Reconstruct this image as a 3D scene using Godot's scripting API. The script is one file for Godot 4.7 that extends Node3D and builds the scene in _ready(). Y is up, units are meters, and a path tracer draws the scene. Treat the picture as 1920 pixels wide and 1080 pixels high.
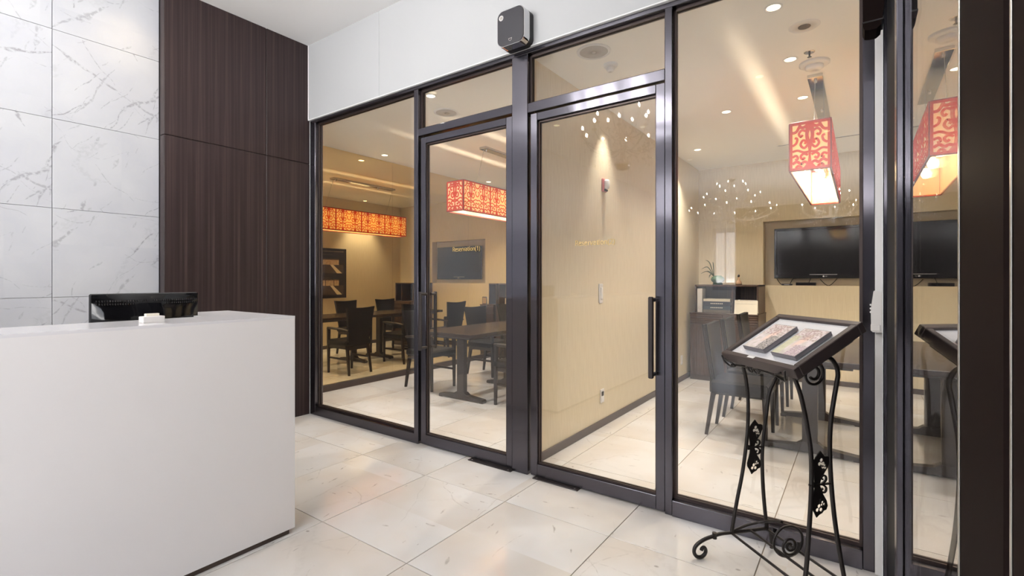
extends Node3D
# Lobby with a reception desk on the left and a glazed front to two private dining rooms.
# x runs along the glazed front (to the right), y up, z out of the front into the lobby; the front face of the glazing frames is z = 0.

const EYE := Vector3(0.0, 1.3, 2.68)
const CEIL := 2.84        # dining rooms
const TOP := 3.55         # lobby
const BACK := -4.45       # back wall of the dining rooms
const MIRROR := -5.02     # mirrored left wall of room 1

# ------------------------------------------------------------------ mesh builder
class MB:
	var v := PackedVector3Array()
	var n := PackedVector3Array()
	var t := PackedVector2Array()
	func put(p: Vector3, q: Vector3, w := Vector2.ZERO) -> void:
		v.append(p); n.append(q); t.append(w)
	func face(pts: Array, out: Vector3, uvs: Array = []) -> void:
		var nn: Vector3 = (pts[1] - pts[0]).cross(pts[2] - pts[0]).normalized()
		var p := pts.duplicate()
		var u := uvs.duplicate()
		if nn.dot(out) < 0.0:
			p.reverse(); u.reverse(); nn = -nn
		for i in range(1, p.size() - 1):
			for k in [0, i + 1, i]:
				put(p[k], nn, u[k] if u.size() else Vector2.ZERO)
	func box(c: Vector3, s: Vector3, b := 0.0, lng := -1) -> MB:
		var h := s * 0.5
		b = minf(b, minf(h.x, minf(h.y, h.z)) * 0.9)
		for k in 3:
			var i := (k + 1) % 3
			var j := (k + 2) % 3
			for g in [-1.0, 1.0]:
				var pts := []
				var uvs := []
				for q in [[-1, -1], [1, -1], [1, 1], [-1, 1]]:
					var p := Vector3.ZERO
					p[k] = g * h[k]; p[i] = q[0] * (h[i] - b); p[j] = q[1] * (h[j] - b)
					pts.append(c + p)
					uvs.append(Vector2(p[j], p[i]) if lng == i else Vector2(p[i], p[j]))
				var o := Vector3.ZERO
				o[k] = g
				face(pts, o, uvs)
				if b > 0.0:
					for g2 in [-1.0, 1.0]:      # the chamfer between face k and face i
						var e := []
						var eu := []
						for q in [-1.0, 1.0]:
							var p := Vector3.ZERO
							p[k] = g * h[k]; p[i] = g2 * (h[i] - b); p[j] = q * (h[j] - b)
							var p2 := Vector3.ZERO
							p2[k] = g * (h[k] - b); p2[i] = g2 * h[i]; p2[j] = q * (h[j] - b)
							e.append([c + p, c + p2])
							eu.append(Vector2(0.0, p[j]))
						var o2 := Vector3.ZERO
						o2[k] = g; o2[i] = g2
						face([e[0][0], e[0][1], e[1][1], e[1][0]], o2, [eu[0], eu[0] + Vector2(b, 0), eu[1] + Vector2(b, 0), eu[1]])
		if b > 0.0:
			for x in [-1.0, 1.0]:
				for y in [-1.0, 1.0]:
					for z in [-1.0, 1.0]:
						var g := Vector3(x, y, z)
						face([c + g * Vector3(h.x, h.y - b, h.z - b), c + g * Vector3(h.x - b, h.y, h.z - b), c + g * Vector3(h.x - b, h.y - b, h.z)], g)
		return self
	func span(a: Vector3, e: Vector3, b := 0.0, lng := -1) -> MB:
		return box((a + e) * 0.5, (e - a).abs(), b, lng)
	func grid(rows: Array, closed := false, flip := false) -> void:   # rows of points, smooth normals
		var R := rows.size()
		var K: int = rows[0].size()
		var nr := []
		for i in R:
			var line := []
			for j in K:
				var a: Vector3 = rows[mini(i + 1, R - 1)][j] - rows[maxi(i - 1, 0)][j]
				var jl := (j - 1 + K) % K if closed else maxi(j - 1, 0)
				var jr := (j + 1) % K if closed else mini(j + 1, K - 1)
				var q: Vector3 = a.cross(rows[i][jr] - rows[i][jl])
				line.append((-q if flip else q).normalized())
			nr.append(line)
		for i in R - 1:
			for j in (K if closed else K - 1):
				var j2 := (j + 1) % K
				var id := [[i, j], [i + 1, j], [i + 1, j2], [i, j2]]
				for tr in [[0, 1, 2], [0, 2, 3]]:
					var a: Vector3 = rows[id[tr[0]][0]][id[tr[0]][1]]
					var b: Vector3 = rows[id[tr[1]][0]][id[tr[1]][1]]
					var c: Vector3 = rows[id[tr[2]][0]][id[tr[2]][1]]
					var na: Vector3 = nr[id[tr[0]][0]][id[tr[0]][1]]
					var order: Array = tr if (b - a).cross(c - a).dot(na) < 0.0 else [tr[0], tr[2], tr[1]]
					for k in order:
						put(rows[id[k][0]][id[k][1]], nr[id[k][0]][id[k][1]], Vector2(float(id[k][1]) / K, float(id[k][0]) / R))
	func tube(path: Array, r, seg := 8, closed := false) -> MB:
		var P := path.size()
		var rows := []
		var up := Vector3.ZERO
		for i in P:
			var d: Vector3 = (path[(i + 1) % P] - path[(i - 1 + P) % P]) if closed else (path[mini(i + 1, P - 1)] - path[maxi(i - 1, 0)])
			d = d.normalized()
			if up == Vector3.ZERO:
				up = d.cross(Vector3(0, 1, 0) if absf(d.y) < 0.9 else Vector3(1, 0, 0)).normalized()
			up = (up - d * up.dot(d)).normalized()
			var w := d.cross(up)
			var rad: float = r[i] if r is Array else r
			var ring := []
			for k in seg:
				var a := TAU * k / seg
				ring.append(path[i] + (up * cos(a) + w * sin(a)) * rad)
			rows.append(ring)
		if closed:
			rows.append(rows[0])
		grid(rows, true, true)
		if not closed:
			face(rows[0], path[0] - path[1])
			face(rows[P - 1], path[P - 1] - path[P - 2])
		return self
	func lathe(prof: Array, seg := 20, o := Vector3.ZERO) -> MB:      # prof: Vector2(radius, height), from the bottom up along the outside
		var rows := []
		for p in prof:
			var ring := []
			for k in seg:
				var a := TAU * k / seg
				ring.append(o + Vector3(cos(a) * p.x, p.y, sin(a) * p.x))
			rows.append(ring)
		grid(rows, true, false)
		return self
	func disc(c: Vector3, r: float, out: Vector3, seg := 20) -> MB:
		var a := out.cross(Vector3(0, 0, 1) if absf(out.z) < 0.9 else Vector3(1, 0, 0)).normalized()
		var b := out.cross(a)
		var pts := []
		for k in seg:
			pts.append(c + (a * cos(TAU * k / seg) + b * sin(TAU * k / seg)) * r)
		face(pts, out)
		return self
	func prism(poly: PackedVector2Array, d0: float, d1: float, f: Transform3D) -> MB:    # f.z is the thickness direction
		var idx := Geometry2D.triangulate_polygon(poly)
		for k in range(0, idx.size(), 3):
			for e in [[d0, -1.0], [d1, 1.0]]:
				var pts := []
				for q in 3:
					var p: Vector2 = poly[idx[k + q]]
					pts.append(f * Vector3(p.x, p.y, e[0]))
				face(pts, f.basis.z * e[1])
		var cw := Geometry2D.is_polygon_clockwise(poly)
		for k in poly.size():
			var a: Vector2 = poly[k]
			var b: Vector2 = poly[(k + 1) % poly.size()]
			var o2 := Vector2(b.y - a.y, a.x - b.x)
			if cw:
				o2 = -o2
			if o2.length() > 1e-7:
				face([f * Vector3(a.x, a.y, d0), f * Vector3(b.x, b.y, d0), f * Vector3(b.x, b.y, d1), f * Vector3(a.x, a.y, d1)], f.basis * Vector3(o2.x, o2.y, 0))
		return self
	func ribbon(pts: Array, w, d0: float, d1: float, f: Transform3D) -> MB:   # a flat strip along a 2D line, of real thickness
		var P := pts.size()
		var L := []
		var R := []
		for i in P:
			var d: Vector2 = (pts[mini(i + 1, P - 1)] - pts[maxi(i - 1, 0)]).normalized()
			var h: float = (w[i] if w is Array else w) * 0.5
			L.append(pts[i] + Vector2(-d.y, d.x) * h)
			R.append(pts[i] - Vector2(-d.y, d.x) * h)
		for i in P - 1:
			var q := [L[i], L[i + 1], R[i + 1], R[i]]
			var lo := q.map(func(p): return f * Vector3(p.x, p.y, d0))
			var hi := q.map(func(p): return f * Vector3(p.x, p.y, d1))
			face(hi, f.basis.z); face(lo, -f.basis.z)
			var side: Vector3 = hi[0] - hi[3]
			face([lo[0], lo[1], hi[1], hi[0]], side)
			face([lo[3], lo[2], hi[2], hi[3]], -side)
		return self
	func moved(f: Transform3D, from := 0) -> MB:
		for i in range(from, v.size()):
			v[i] = f * v[i]; n[i] = (f.basis * n[i]).normalized()
		return self
	func mesh() -> ArrayMesh:
		var a := []
		a.resize(Mesh.ARRAY_MAX)
		a[Mesh.ARRAY_VERTEX] = v; a[Mesh.ARRAY_NORMAL] = n; a[Mesh.ARRAY_TEX_UV] = t
		var m := ArrayMesh.new()
		m.add_surface_from_arrays(Mesh.PRIMITIVE_TRIANGLES, a)
		return m

# ------------------------------------------------------------------ scene helpers
var M := {}
var taken := {}

func numbered(called: String) -> String:
	if not taken.has(called):
		taken[called] = 0
		return called
	taken[called] += 1
	return "%s_%03d" % [called, taken[called]]

func thing(called: String, label: String, category: String, at := Vector3.ZERO, turn := 0.0, group := "") -> Node3D:
	var o := Node3D.new()
	o.name = numbered(called)
	add_child(o)
	o.position = at
	o.rotation.y = turn
	tag(o, label, category, group)
	return o

func tag(o: Node3D, label: String, category: String, group := "") -> Node3D:
	o.set_meta("label", label)
	o.set_meta("category", category)
	if group:
		o.set_meta("group", group)
	return o

func obj(called: String, b, m: Material, parent: Node = null) -> MeshInstance3D:
	var o := MeshInstance3D.new()
	o.mesh = b.mesh() if b is MB else b
	o.material_override = m
	if parent == null:
		o.name = numbered(called)
		add_child(o)
	else:
		var k := 0
		var nm := called
		while parent.has_node(NodePath(nm)):
			k += 1
			nm = "%s_%03d" % [called, k]
		o.name = nm
		parent.add_child(o, true)
	return o

func struct(called: String, b, m: Material, label: String, category: String) -> MeshInstance3D:
	var o := obj(called, b, m)
	o.set_meta("kind", "structure")
	tag(o, label, category)
	return o

func struct_root(called: String, label: String, category: String) -> Node3D:
	var o := thing(called, label, category)
	o.set_meta("kind", "structure")
	return o

func mat(c: Color, rough := 0.5, metal := 0.0, spec := 0.5) -> StandardMaterial3D:
	var m := StandardMaterial3D.new()
	m.albedo_color = c
	m.roughness = rough
	m.metallic = metal
	m.metallic_specular = spec
	return m

func rgb8(r: float, g: float, b: float) -> Color:
	return Color(r / 255.0, g / 255.0, b / 255.0)

func glow(c: Color, e: float) -> StandardMaterial3D:
	var m := mat(c, 0.4)
	m.emission_enabled = true
	m.emission = c
	m.emission_energy_multiplier = e
	return m

func pane(a := 0.003, tint := Color(0.96, 0.98, 0.97)) -> StandardMaterial3D:
	var m := mat(Color(tint.r, tint.g, tint.b, a), 0.0)
	m.transparency = BaseMaterial3D.TRANSPARENCY_ALPHA
	return m

func noise(freq: float, oct := 4, sd := 1, kind := FastNoiseLite.TYPE_SIMPLEX_SMOOTH) -> FastNoiseLite:
	var f := FastNoiseLite.new()
	f.seed = sd
	f.noise_type = kind
	f.frequency = freq
	f.fractal_octaves = oct
	return f

func noise_tex(f: FastNoiseLite, stops: Array, w := 512, h := 512, normal := false) -> NoiseTexture2D:
	var t := NoiseTexture2D.new()
	t.width = w; t.height = h
	t.seamless = true
	t.noise = f
	if normal:
		t.as_normal_map = true
		t.bump_strength = 2.0
	elif stops.size():
		var g := Gradient.new()
		g.offsets = PackedFloat32Array(stops.map(func(s): return s[0]))
		g.colors = PackedColorArray(stops.map(func(s): return s[1]))
		t.color_ramp = g
	return t

# A polished stone: pale ground with soft clouds, and veins laid down as wandering feathered strokes.
# strokes: [how many, least and most length in pixels, least and most half width, strength, heading in degrees, spread]
func marble(size: int, sd: int, base: Color, cloud: Color, vein: Color, strokes: Array) -> ImageTexture:
	var wb := noise(2.6 / size, 4, sd + 7)
	var nf := noise(0.05, 4, sd + 3)
	var nb := noise(0.012, 2, sd + 5)
	var rng := RandomNumberGenerator.new()
	rng.seed = sd
	var dark := PackedFloat32Array()
	dark.resize(size * size)
	for s in strokes:
		for k in s[0]:
			var p := Vector2(rng.randf() * size, rng.randf() * size)
			var heading := deg_to_rad(s[6] + rng.randf_range(-s[7], s[7]) + (90.0 if rng.randf() < 0.22 and s[7] > 8.0 else 0.0))
			var n := int(rng.randf_range(s[1], s[2]))
			var w: float = rng.randf_range(s[3], s[4])
			var power: float = s[5] * rng.randf_range(0.55, 1.0)
			var bend := 0.0
			for q in n:
				bend = bend * 0.92 + rng.randf_range(-0.09, 0.09)
				heading += bend * 0.07
				p += Vector2(cos(heading + bend * 0.7), sin(heading + bend * 0.7))
				var u := float(q) / n
				var r: float = w * (0.25 + 0.75 * absf(nb.get_noise_2d(p.x, p.y) * 2.0 + 0.4)) * sin(PI * clampf(u * 0.96 + 0.02, 0, 1)) + 0.5
				var ir := int(ceil(r)) + 1
				for dy in range(-ir, ir + 1):
					for dx in range(-ir, ir + 1):
						var x := int(p.x) + dx
						var y := int(p.y) + dy
						var d := Vector2(x - p.x, y - p.y).length()
						if d > r + 0.7:
							continue
						var a := power * clampf((r + 0.7 - d) / (0.55 * r + 0.7), 0.0, 1.0) * clampf(0.62 + nf.get_noise_2d(x * 1.0, y * 1.0) * 1.7, 0.05, 1.0)
						var at := posmod(y, size) * size + posmod(x, size)
						if a > dark[at]:
							dark[at] = a
	var data := PackedByteArray()
	data.resize(size * size * 3)
	var k := 0
	for y in size:
		for x in size:
			var c := base.lerp(cloud, clampf(wb.get_noise_2d(x, y) * 1.1 + 0.42, 0.0, 1.0)).lerp(vein, dark[y * size + x])
			data[k] = int(c.r * 255.0); data[k + 1] = int(c.g * 255.0); data[k + 2] = int(c.b * 255.0)
			k += 3
	return ImageTexture.create_from_image(Image.create_from_data(size, size, false, Image.FORMAT_RGB8, data))

func lamp_light(parent: Node, at: Vector3, c: Color, e: float, size := 0.02) -> void:
	var l := OmniLight3D.new()
	l.name = "bulb_light"
	l.light_color = c
	l.light_energy = e
	l.light_size = size
	l.omni_range = 16.0
	l.omni_attenuation = 2.0
	l.shadow_enabled = true
	l.position = at
	parent.add_child(l, true)

func spot_light(parent: Node, at: Vector3, c: Color, e: float, angle := 42.0, size := 0.03, tilt := Vector3(-90, 0, 0)) -> void:
	var l := SpotLight3D.new()
	l.name = "spot_light"
	l.light_color = c
	l.light_energy = e
	l.light_size = size
	l.spot_range = 16.0
	l.spot_attenuation = 2.0
	l.spot_angle = angle
	l.spot_angle_attenuation = 0.8
	l.shadow_enabled = true
	l.position = at
	l.rotation_degrees = tilt
	parent.add_child(l, true)

# Points on a smooth line through the given ones.
func smooth(pts: Array, per := 6) -> Array:
	var out := []
	for i in pts.size() - 1:
		var p0 = pts[maxi(i - 1, 0)]
		var p1 = pts[i]
		var p2 = pts[i + 1]
		var p3 = pts[mini(i + 2, pts.size() - 1)]
		for k in per:
			var u := float(k) / per
			out.append(p1.cubic_interpolate(p2, p0, p3, u))
	out.append(pts[-1])
	return out

func spiral(c: Vector2, r0: float, r1: float, a0: float, turns: float, steps := 18) -> Array:
	var out := []
	for i in steps + 1:
		var u := float(i) / steps
		var a := a0 + turns * TAU * u
		out.append(c + Vector2(cos(a), sin(a)) * lerpf(r0, r1, u))
	return out

# ------------------------------------------------------------------
func _ready() -> void:
	camera_and_air()
	materials()
	shell()
	facade()
	return_wall()
	lobby_lights()
	room_ceilings()
	desk()
	wall_device()
	rooms_fixtures()
	furniture()
	pendants()
	menu_stand()
	small_things()

func camera_and_air() -> void:
	var cam := Camera3D.new()
	cam.name = "camera"
	cam.position = EYE
	cam.rotation_degrees = Vector3(0, 35.586, 0)
	cam.projection = Camera3D.PROJECTION_FRUSTUM
	cam.near = 0.05
	cam.far = 60.0
	cam.size = 0.05 * 1080.0 / 910.08
	cam.frustum_offset = Vector2(0, -0.05 * 16.4 / 910.08)
	add_child(cam)
	cam.current = true
	var e := Environment.new()
	e.background_mode = Environment.BG_SKY
	var sky := Sky.new()
	var sm := ProceduralSkyMaterial.new()
	sm.sky_top_color = Color(0.74, 0.78, 0.86)
	sm.sky_horizon_color = Color(0.93, 0.93, 0.94)
	sm.ground_bottom_color = Color(0.54, 0.545, 0.555)
	sm.ground_horizon_color = Color(0.74, 0.73, 0.72)
	sm.sky_energy_multiplier = 2.3
	sm.ground_energy_multiplier = 5.2
	sky.sky_material = sm
	e.sky = sky
	e.tonemap_mode = Environment.TONE_MAPPER_LINEAR
	e.tonemap_exposure = 0.85
	e.sdfgi_enabled = true
	e.ssao_enabled = true
	e.ssil_enabled = true
	var w := WorldEnvironment.new()
	w.name = "air"
	w.environment = e
	add_child(w)

const WARM := Color(1.0, 0.97, 0.925)
const LAMP := Color(1.0, 0.92, 0.79)
const COOL := Color(0.99, 0.99, 0.99)
const SPOT_ROOM := 1.95
const SPOT_LOBBY := 0.22
const CHANDELIER := 0.25

func materials() -> void:
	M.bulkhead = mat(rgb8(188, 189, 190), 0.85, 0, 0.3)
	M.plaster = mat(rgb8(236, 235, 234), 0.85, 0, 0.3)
	M.ceiling = mat(rgb8(244, 243, 242), 0.9, 0, 0.3)
	M.room_ceiling = mat(rgb8(246, 243, 236), 0.9, 0, 0.3)
	M.bead = mat(rgb8(240, 240, 240), 0.4)
	M.wallpaper = mat(Color.WHITE, 0.8, 0, 0.3)
	M.wallpaper.albedo_texture = noise_tex(noise(0.02, 3, 5), [[0.0, rgb8(212, 199, 171)], [1.0, rgb8(222, 210, 183)]])
	M.wallpaper.uv1_triplanar = true
	M.wallpaper.uv1_world_triplanar = true
	M.wallpaper.uv1_scale = Vector3(6, 0.4, 6)
	M.niche = mat(rgb8(196, 184, 164), 0.8, 0, 0.3)
	M.grout = mat(rgb8(134, 123, 110), 0.9, 0, 0.2)
	M.wall_grout = mat(rgb8(172, 170, 168), 0.9, 0, 0.2)
	M.wall_marble = mat(Color.WHITE, 0.12)
	M.wall_marble.albedo_texture = marble(1024, 3, rgb8(188, 189, 192), rgb8(181, 182, 187), rgb8(112, 109, 111), [[20, 120, 420, 3.0, 14.0, 0.50, 48, 16], [26, 60, 260, 1.0, 3.0, 0.42, 52, 20], [80, 14, 70, 2.0, 8.0, 0.26, 58, 10], [8, 160, 420, 0.6, 1.3, 0.36, 130, 24], [10, 120, 300, 18.0, 34.0, 0.10, 50, 12]])
	M.floor_marble = mat(Color.WHITE, 0.1)
	M.floor_marble.albedo_texture = marble(1024, 52, rgb8(216, 214, 212), rgb8(206, 199, 191), rgb8(128, 120, 114), [[80, 8, 36, 1.0, 4.2, 0.62, 78, 12], [14, 100, 380, 0.5, 1.0, 0.30, 66, 14], [10, 160, 400, 6.0, 16.0, 0.07, 62, 10], [40, 5, 14, 0.8, 1.6, 0.6, 80, 10]])
	M.wood = mat(Color.WHITE, 0.42, 0, 0.4)
	M.wood.albedo_texture = noise_tex(noise(0.012, 5, 9), [[0.0, rgb8(38, 29, 29)], [0.4, rgb8(48, 37, 37)], [0.6, rgb8(54, 42, 42)], [1.0, rgb8(72, 58, 55)]])
	M.wood.uv1_triplanar = true
	M.wood.uv1_world_triplanar = true
	M.wood.uv1_scale = Vector3(5, 0.06, 5)
	M.cabinet = mat(Color.WHITE, 0.4, 0, 0.4)
	M.cabinet.albedo_texture = noise_tex(noise(0.02, 4, 19), [[0.0, rgb8(52, 38, 30)], [0.5, rgb8(76, 57, 46)], [1.0, rgb8(104, 82, 66)]])
	M.cabinet.uv1_triplanar = true
	M.cabinet.uv1_world_triplanar = true
	M.cabinet.uv1_scale = Vector3(9, 0.12, 9)
	M.base_trim = mat(rgb8(70, 58, 52), 0.45)
	M.metal = mat(rgb8(90, 88, 95), 0.18, 0.95)
	M.metal.anisotropy_enabled = true
	M.metal.anisotropy = 0.97
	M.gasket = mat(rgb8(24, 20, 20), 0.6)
	M.stop = mat(rgb8(70, 60, 58), 0.4, 0.6)
	M.handle = mat(rgb8(52, 46, 45), 0.4, 0.3)
	M.glass = pane()
	M.dark_glass = pane(0.02, Color(0.08, 0.08, 0.09))
	M.mirror = mat(Color(0.92, 0.84, 0.67), 0.0, 1.0)
	M.black_iron = mat(rgb8(34, 29, 28), 0.42, 0.2)
	M.black = mat(rgb8(20, 20, 22), 0.35)
	M.black_gloss = mat(rgb8(14, 14, 16), 0.08)
	M.screen = mat(rgb8(12, 14, 16), 0.08, 0, 0.45)
	M.leather = mat(rgb8(24, 21, 21), 0.5, 0, 0.3)
	M.chair_wood = mat(rgb8(33, 24, 21), 0.4)
	M.table_top = mat(rgb8(50, 40, 36), 0.25)
	M.table_base = mat(rgb8(46, 38, 36), 0.4)
	M.solid = mat(rgb8(236, 232, 230), 0.3, 0, 0.45)
	M.white = mat(rgb8(228, 226, 224), 0.4)
	M.white_plastic = mat(rgb8(222, 218, 214), 0.35)
	M.paper = mat(rgb8(236, 230, 214), 0.8)
	M.chrome = mat(rgb8(208, 208, 210), 0.08, 1.0)
	M.satin = mat(rgb8(190, 186, 180), 0.28, 1.0)
	M.red = mat(rgb8(222, 66, 26), 0.6)
	M.red.backlight_enabled = true
	M.red.backlight = Color(0.62, 0.15, 0.05)
	M.liner = mat(rgb8(250, 232, 196), 0.8)
	M.liner.backlight_enabled = true
	M.liner.backlight = Color(0.95, 0.86, 0.66)
	M.bulb = glow(Color(1.0, 0.9, 0.68), 14.0)
	M.candle = glow(Color(1.0, 0.95, 0.88), 90.0)
	M.down = glow(Color(1.0, 0.93, 0.78), 6.0)
	M.crystal = mat(rgb8(240, 242, 246), 0.04, 0.85)
	M.gold = mat(rgb8(206, 176, 112), 0.35, 0.3)
	M.celadon = mat(rgb8(82, 112, 84), 0.2)
	M.sheer = mat(Color(0.78, 0.82, 0.9, 0.38), 0.9)
	M.sheer.transparency = BaseMaterial3D.TRANSPARENCY_ALPHA
	M.leaf = mat(rgb8(58, 66, 34), 0.5)
	M.leaf.backlight_enabled = true
	M.leaf.backlight = Color(0.12, 0.16, 0.05)
	M.alarm_red = mat(rgb8(176, 84, 76), 0.4)
	M.brown_panel = mat(rgb8(26, 19, 18), 0.6, 0.0, 0.08)

# ------------------------------------------------------------------ the shell of the place
func tile_mesh(x0: float, z0: float, x1: float, z1: float, rng: RandomNumberGenerator) -> MB:   # a floor tile, its top at y = 0
	var b := MB.new()
	var g := 0.0021
	var c := 0.001
	var o := Vector2(rng.randf(), rng.randf())
	var turn := rng.randi() % 4
	var A := Vector3(x0 + g, 0, z0 + g)
	var D := Vector3(x1 - g, 0, z1 - g)
	var uv := func(p: Vector3) -> Vector2:
		var q := Vector2(p.x - x0, p.z - z0) / 2.3
		return o + q.rotated(turn * PI / 2)
	var up := [Vector3(A.x + c, 0, A.z + c), Vector3(D.x - c, 0, A.z + c), Vector3(D.x - c, 0, D.z - c), Vector3(A.x + c, 0, D.z - c)]
	var lo := [Vector3(A.x, -c, A.z), Vector3(D.x, -c, A.z), Vector3(D.x, -c, D.z), Vector3(A.x, -c, D.z)]
	b.face(up, Vector3.UP, up.map(uv))
	for k in 4:
		var k2 := (k + 1) % 4
		var out: Vector3 = (up[k] + up[k2]) * 0.5 - (A + D) * 0.5 + Vector3.UP * 0.2
		b.face([up[k], up[k2], lo[k2], lo[k]], out, [up[k], up[k2], lo[k2], lo[k]].map(uv))
		var dn := Vector3(0, -0.011, 0)
		b.face([lo[k], lo[k2], lo[k2] + dn, lo[k] + dn], out - Vector3.UP * 0.2)
	return b

func shell() -> void:
	var rng := RandomNumberGenerator.new()
	rng.seed = 77
	# floor: a screed with the tiles laid on it, running on under the glazing into the rooms
	var fl := struct("floor", MB.new().span(Vector3(-5.3, -0.15, -4.8), Vector3(2.2, -0.004, 14.3)), M.grout, "polished cream marble tile floor running from lobby into both dining rooms", "floor")
	for i in range(-7, 4):
		for j in range(-6, 5):
			var x0 := -1.03 + i * 0.6555
			var z0 := -0.36 + j * 0.757
			var lobby := z0 >= -0.4
			if lobby and x0 < -5.0 or x0 > (0.4 if lobby else 1.4) or z0 < -4.95:
				continue
			obj("tile", tile_mesh(x0, z0, x0 + 0.6555, z0 + 0.757, rng), M.floor_marble, fl)
	var far := MB.new()
	far.span(Vector3(-4.5, -0.02, 3.427), Vector3(1.6, 0.0, 14.0))
	for i in far.v.size():
		far.t[i] = Vector2(far.v[i].x, far.v[i].z) / 2.3
	obj("paving", far, M.floor_marble, fl).set_meta("kind", "stuff")
	# ceiling of the lobby
	struct("ceiling", MB.new().span(Vector3(-4.7, TOP, -0.1), Vector3(1.8, TOP + 0.12, 14.2)), M.ceiling, "plain white lobby ceiling above the desk and the glazed front", "ceiling")
	# left wall: marble slabs, then dark wood panels standing proud of them
	var wl := struct("wall_left", MB.new().span(Vector3(-4.7, -0.1, -0.09), Vector3(-4.441, TOP + 0.1, 14.2)), M.wall_grout, "left lobby wall of grey-veined white marble slabs behind the reception desk", "wall")
	for r in range(-1, 6):
		var y0 := 0.0 if r == -1 else -0.028 + 0.603 * r
		var y1 := -0.028 + 0.603 * (r + 1)
		if r == -1:
			continue
		y0 = maxf(y0, 0.0)
		y1 = minf(y1, TOP)
		if r == 5:
			y1 = TOP
		for s in [[1.2115, 1.8225], [1.8255, 3.022], [3.025, 4.225]]:
			var b := MB.new()
			b.span(Vector3(-4.441, y0 + 0.0012, s[0]), Vector3(-4.42, y1 - 0.0012, s[1]), 0.001)
			var o := Vector2(fposmod(r * 0.37 + s[0] * 0.61, 1.0), fposmod(r * 0.291 + s[0] * 0.43 + 0.13, 1.0))
			for i in b.v.size():
				b.t[i] = o + Vector2(b.v[i].z - s[0], y0 - b.v[i].y) / 1.55
			obj("marble_slab", b, M.wall_marble, wl)
	obj("marble_facing", MB.new().span(Vector3(-4.441, 0, 4.228), Vector3(-4.42, TOP, 14.0)), M.wall_marble, wl)
	var ww := struct_root("wall_panelling", "tall dark brown wood panelling between the marble wall and the glazed front", "panelling")
	for p in [[0.003, 0.4225, 2.4125, TOP], [0.4255, 1.2105, 2.4125, TOP], [0.003, 0.4235, 0.0, 2.4095], [0.4245, 1.2105, 0.0, 2.4095]]:
		obj("wood_panel", MB.new().span(Vector3(-4.40, p[2], p[0]), Vector3(-4.32, p[3], p[1]), 0.004), M.wood, ww)
	obj("backing", MB.new().span(Vector3(-4.441, 0, 0.0), Vector3(-4.395, TOP, 1.207)), M.gasket, ww)
	# front wall above and beside the glazing
	var wf := struct_root("wall_front", "white bulkhead wall above the glazed dining room front", "wall")
	var sx := -3.275
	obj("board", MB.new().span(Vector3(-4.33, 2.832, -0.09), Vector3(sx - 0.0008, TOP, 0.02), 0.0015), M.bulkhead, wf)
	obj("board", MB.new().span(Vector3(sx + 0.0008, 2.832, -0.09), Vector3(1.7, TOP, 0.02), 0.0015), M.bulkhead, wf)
	obj("edge_bead", MB.new().span(Vector3(-4.318, 2.826, 0.0), Vector3(0.09, 2.834, 0.024), 0.002), M.bead, wf)
	obj("corner_bead", MB.new().span(Vector3(-4.319, 2.834, 0.004), Vector3(-4.311, TOP, 0.024), 0.002), M.bead, wf)
	obj("pier", MB.new().span(Vector3(-5.2, -0.1, -0.09), Vector3(-4.32, TOP, 0.0)), M.plaster, wf)
	obj("pier", MB.new().span(Vector3(0.06, -0.1, -0.09), Vector3(1.7, TOP, 0.0)), M.plaster, wf)
	obj("jamb_strip", MB.new().span(Vector3(0.056, 0.0, 0.0), Vector3(0.092, 2.832, 0.012), 0.002), M.white, wf)
	# end of the lobby far behind the camera, with tall windows
	var wb := struct_root("wall_back", "far end wall of the lobby with daylight windows seen in reflection", "wall")
	var xs := [-4.5, -3.87, -3.22, 1.8]
	for k in [0, 2]:
		obj("pier", MB.new().span(Vector3(xs[k], -0.1, 14.0), Vector3(xs[k + 1], TOP, 14.2)), M.plaster if k == 0 else M.wood, wb)
	wall_opening(wb, "window_5", "narrow daylight window in the far lobby end wall", Vector3(-3.87, 1.15, 14.0), Vector3(-3.22, 2.85, 14.2))
	var cu := []
	for i in 2:
		var line := []
		for j in 80:
			var u := j / 79.0
			line.append(Vector3(lerpf(-3.9, -3.18, u), 0.95 if i == 0 else 2.95, 13.94 + 0.018 * sin(u * 60.0)))
		cu.append(line)
	var cb := MB.new()
	cb.grid(cu)
	tag(obj("sheer_curtain", cb, M.sheer), "pleated sheer curtain before the narrow window at the far lobby end", "curtain")
	# long side of the lobby behind the camera, with large daylight windows
	var wr := struct_root("wall_right", "right lobby wall with large daylight windows behind the camera", "wall")
	var zs := [3.4, 4.1, 6.7, 7.1, 9.7, 10.1, 12.7, 14.2]
	for k in [0, 2, 4, 6]:
		obj("pier", MB.new().span(Vector3(1.6, -0.1, zs[k]), Vector3(1.8, TOP, zs[k + 1])), M.plaster, wr)
	for k in 3:
		wall_opening(wr, "window_%d" % (6 + k), ["large daylight window of the lobby side wall nearest the entrance", "middle large daylight window of the lobby side wall", "large daylight window of the lobby side wall furthest back"][k], Vector3(1.6, 0.3, zs[1 + 2 * k]), Vector3(1.8, 3.25, zs[2 + 2 * k]))
	# rooms
	struct("wall_mirror_side", MB.new().span(Vector3(-5.25, -0.1, -4.8), Vector3(MIRROR - 0.012, CEIL + 0.1, -0.09)), M.wallpaper, "wall behind the bronze mirror in the left dining room", "wall")
	struct("wall_divider", MB.new().span(Vector3(-1.97, -0.05, BACK), Vector3(-1.85, CEIL, -0.09)), M.wallpaper, "beige wall dividing the two dining rooms", "wall")
	struct("wall_end", MB.new().span(Vector3(1.2, -0.1, -4.8), Vector3(1.4, CEIL + 0.1, -0.09)), M.wallpaper, "right end wall of the right dining room", "wall")
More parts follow.
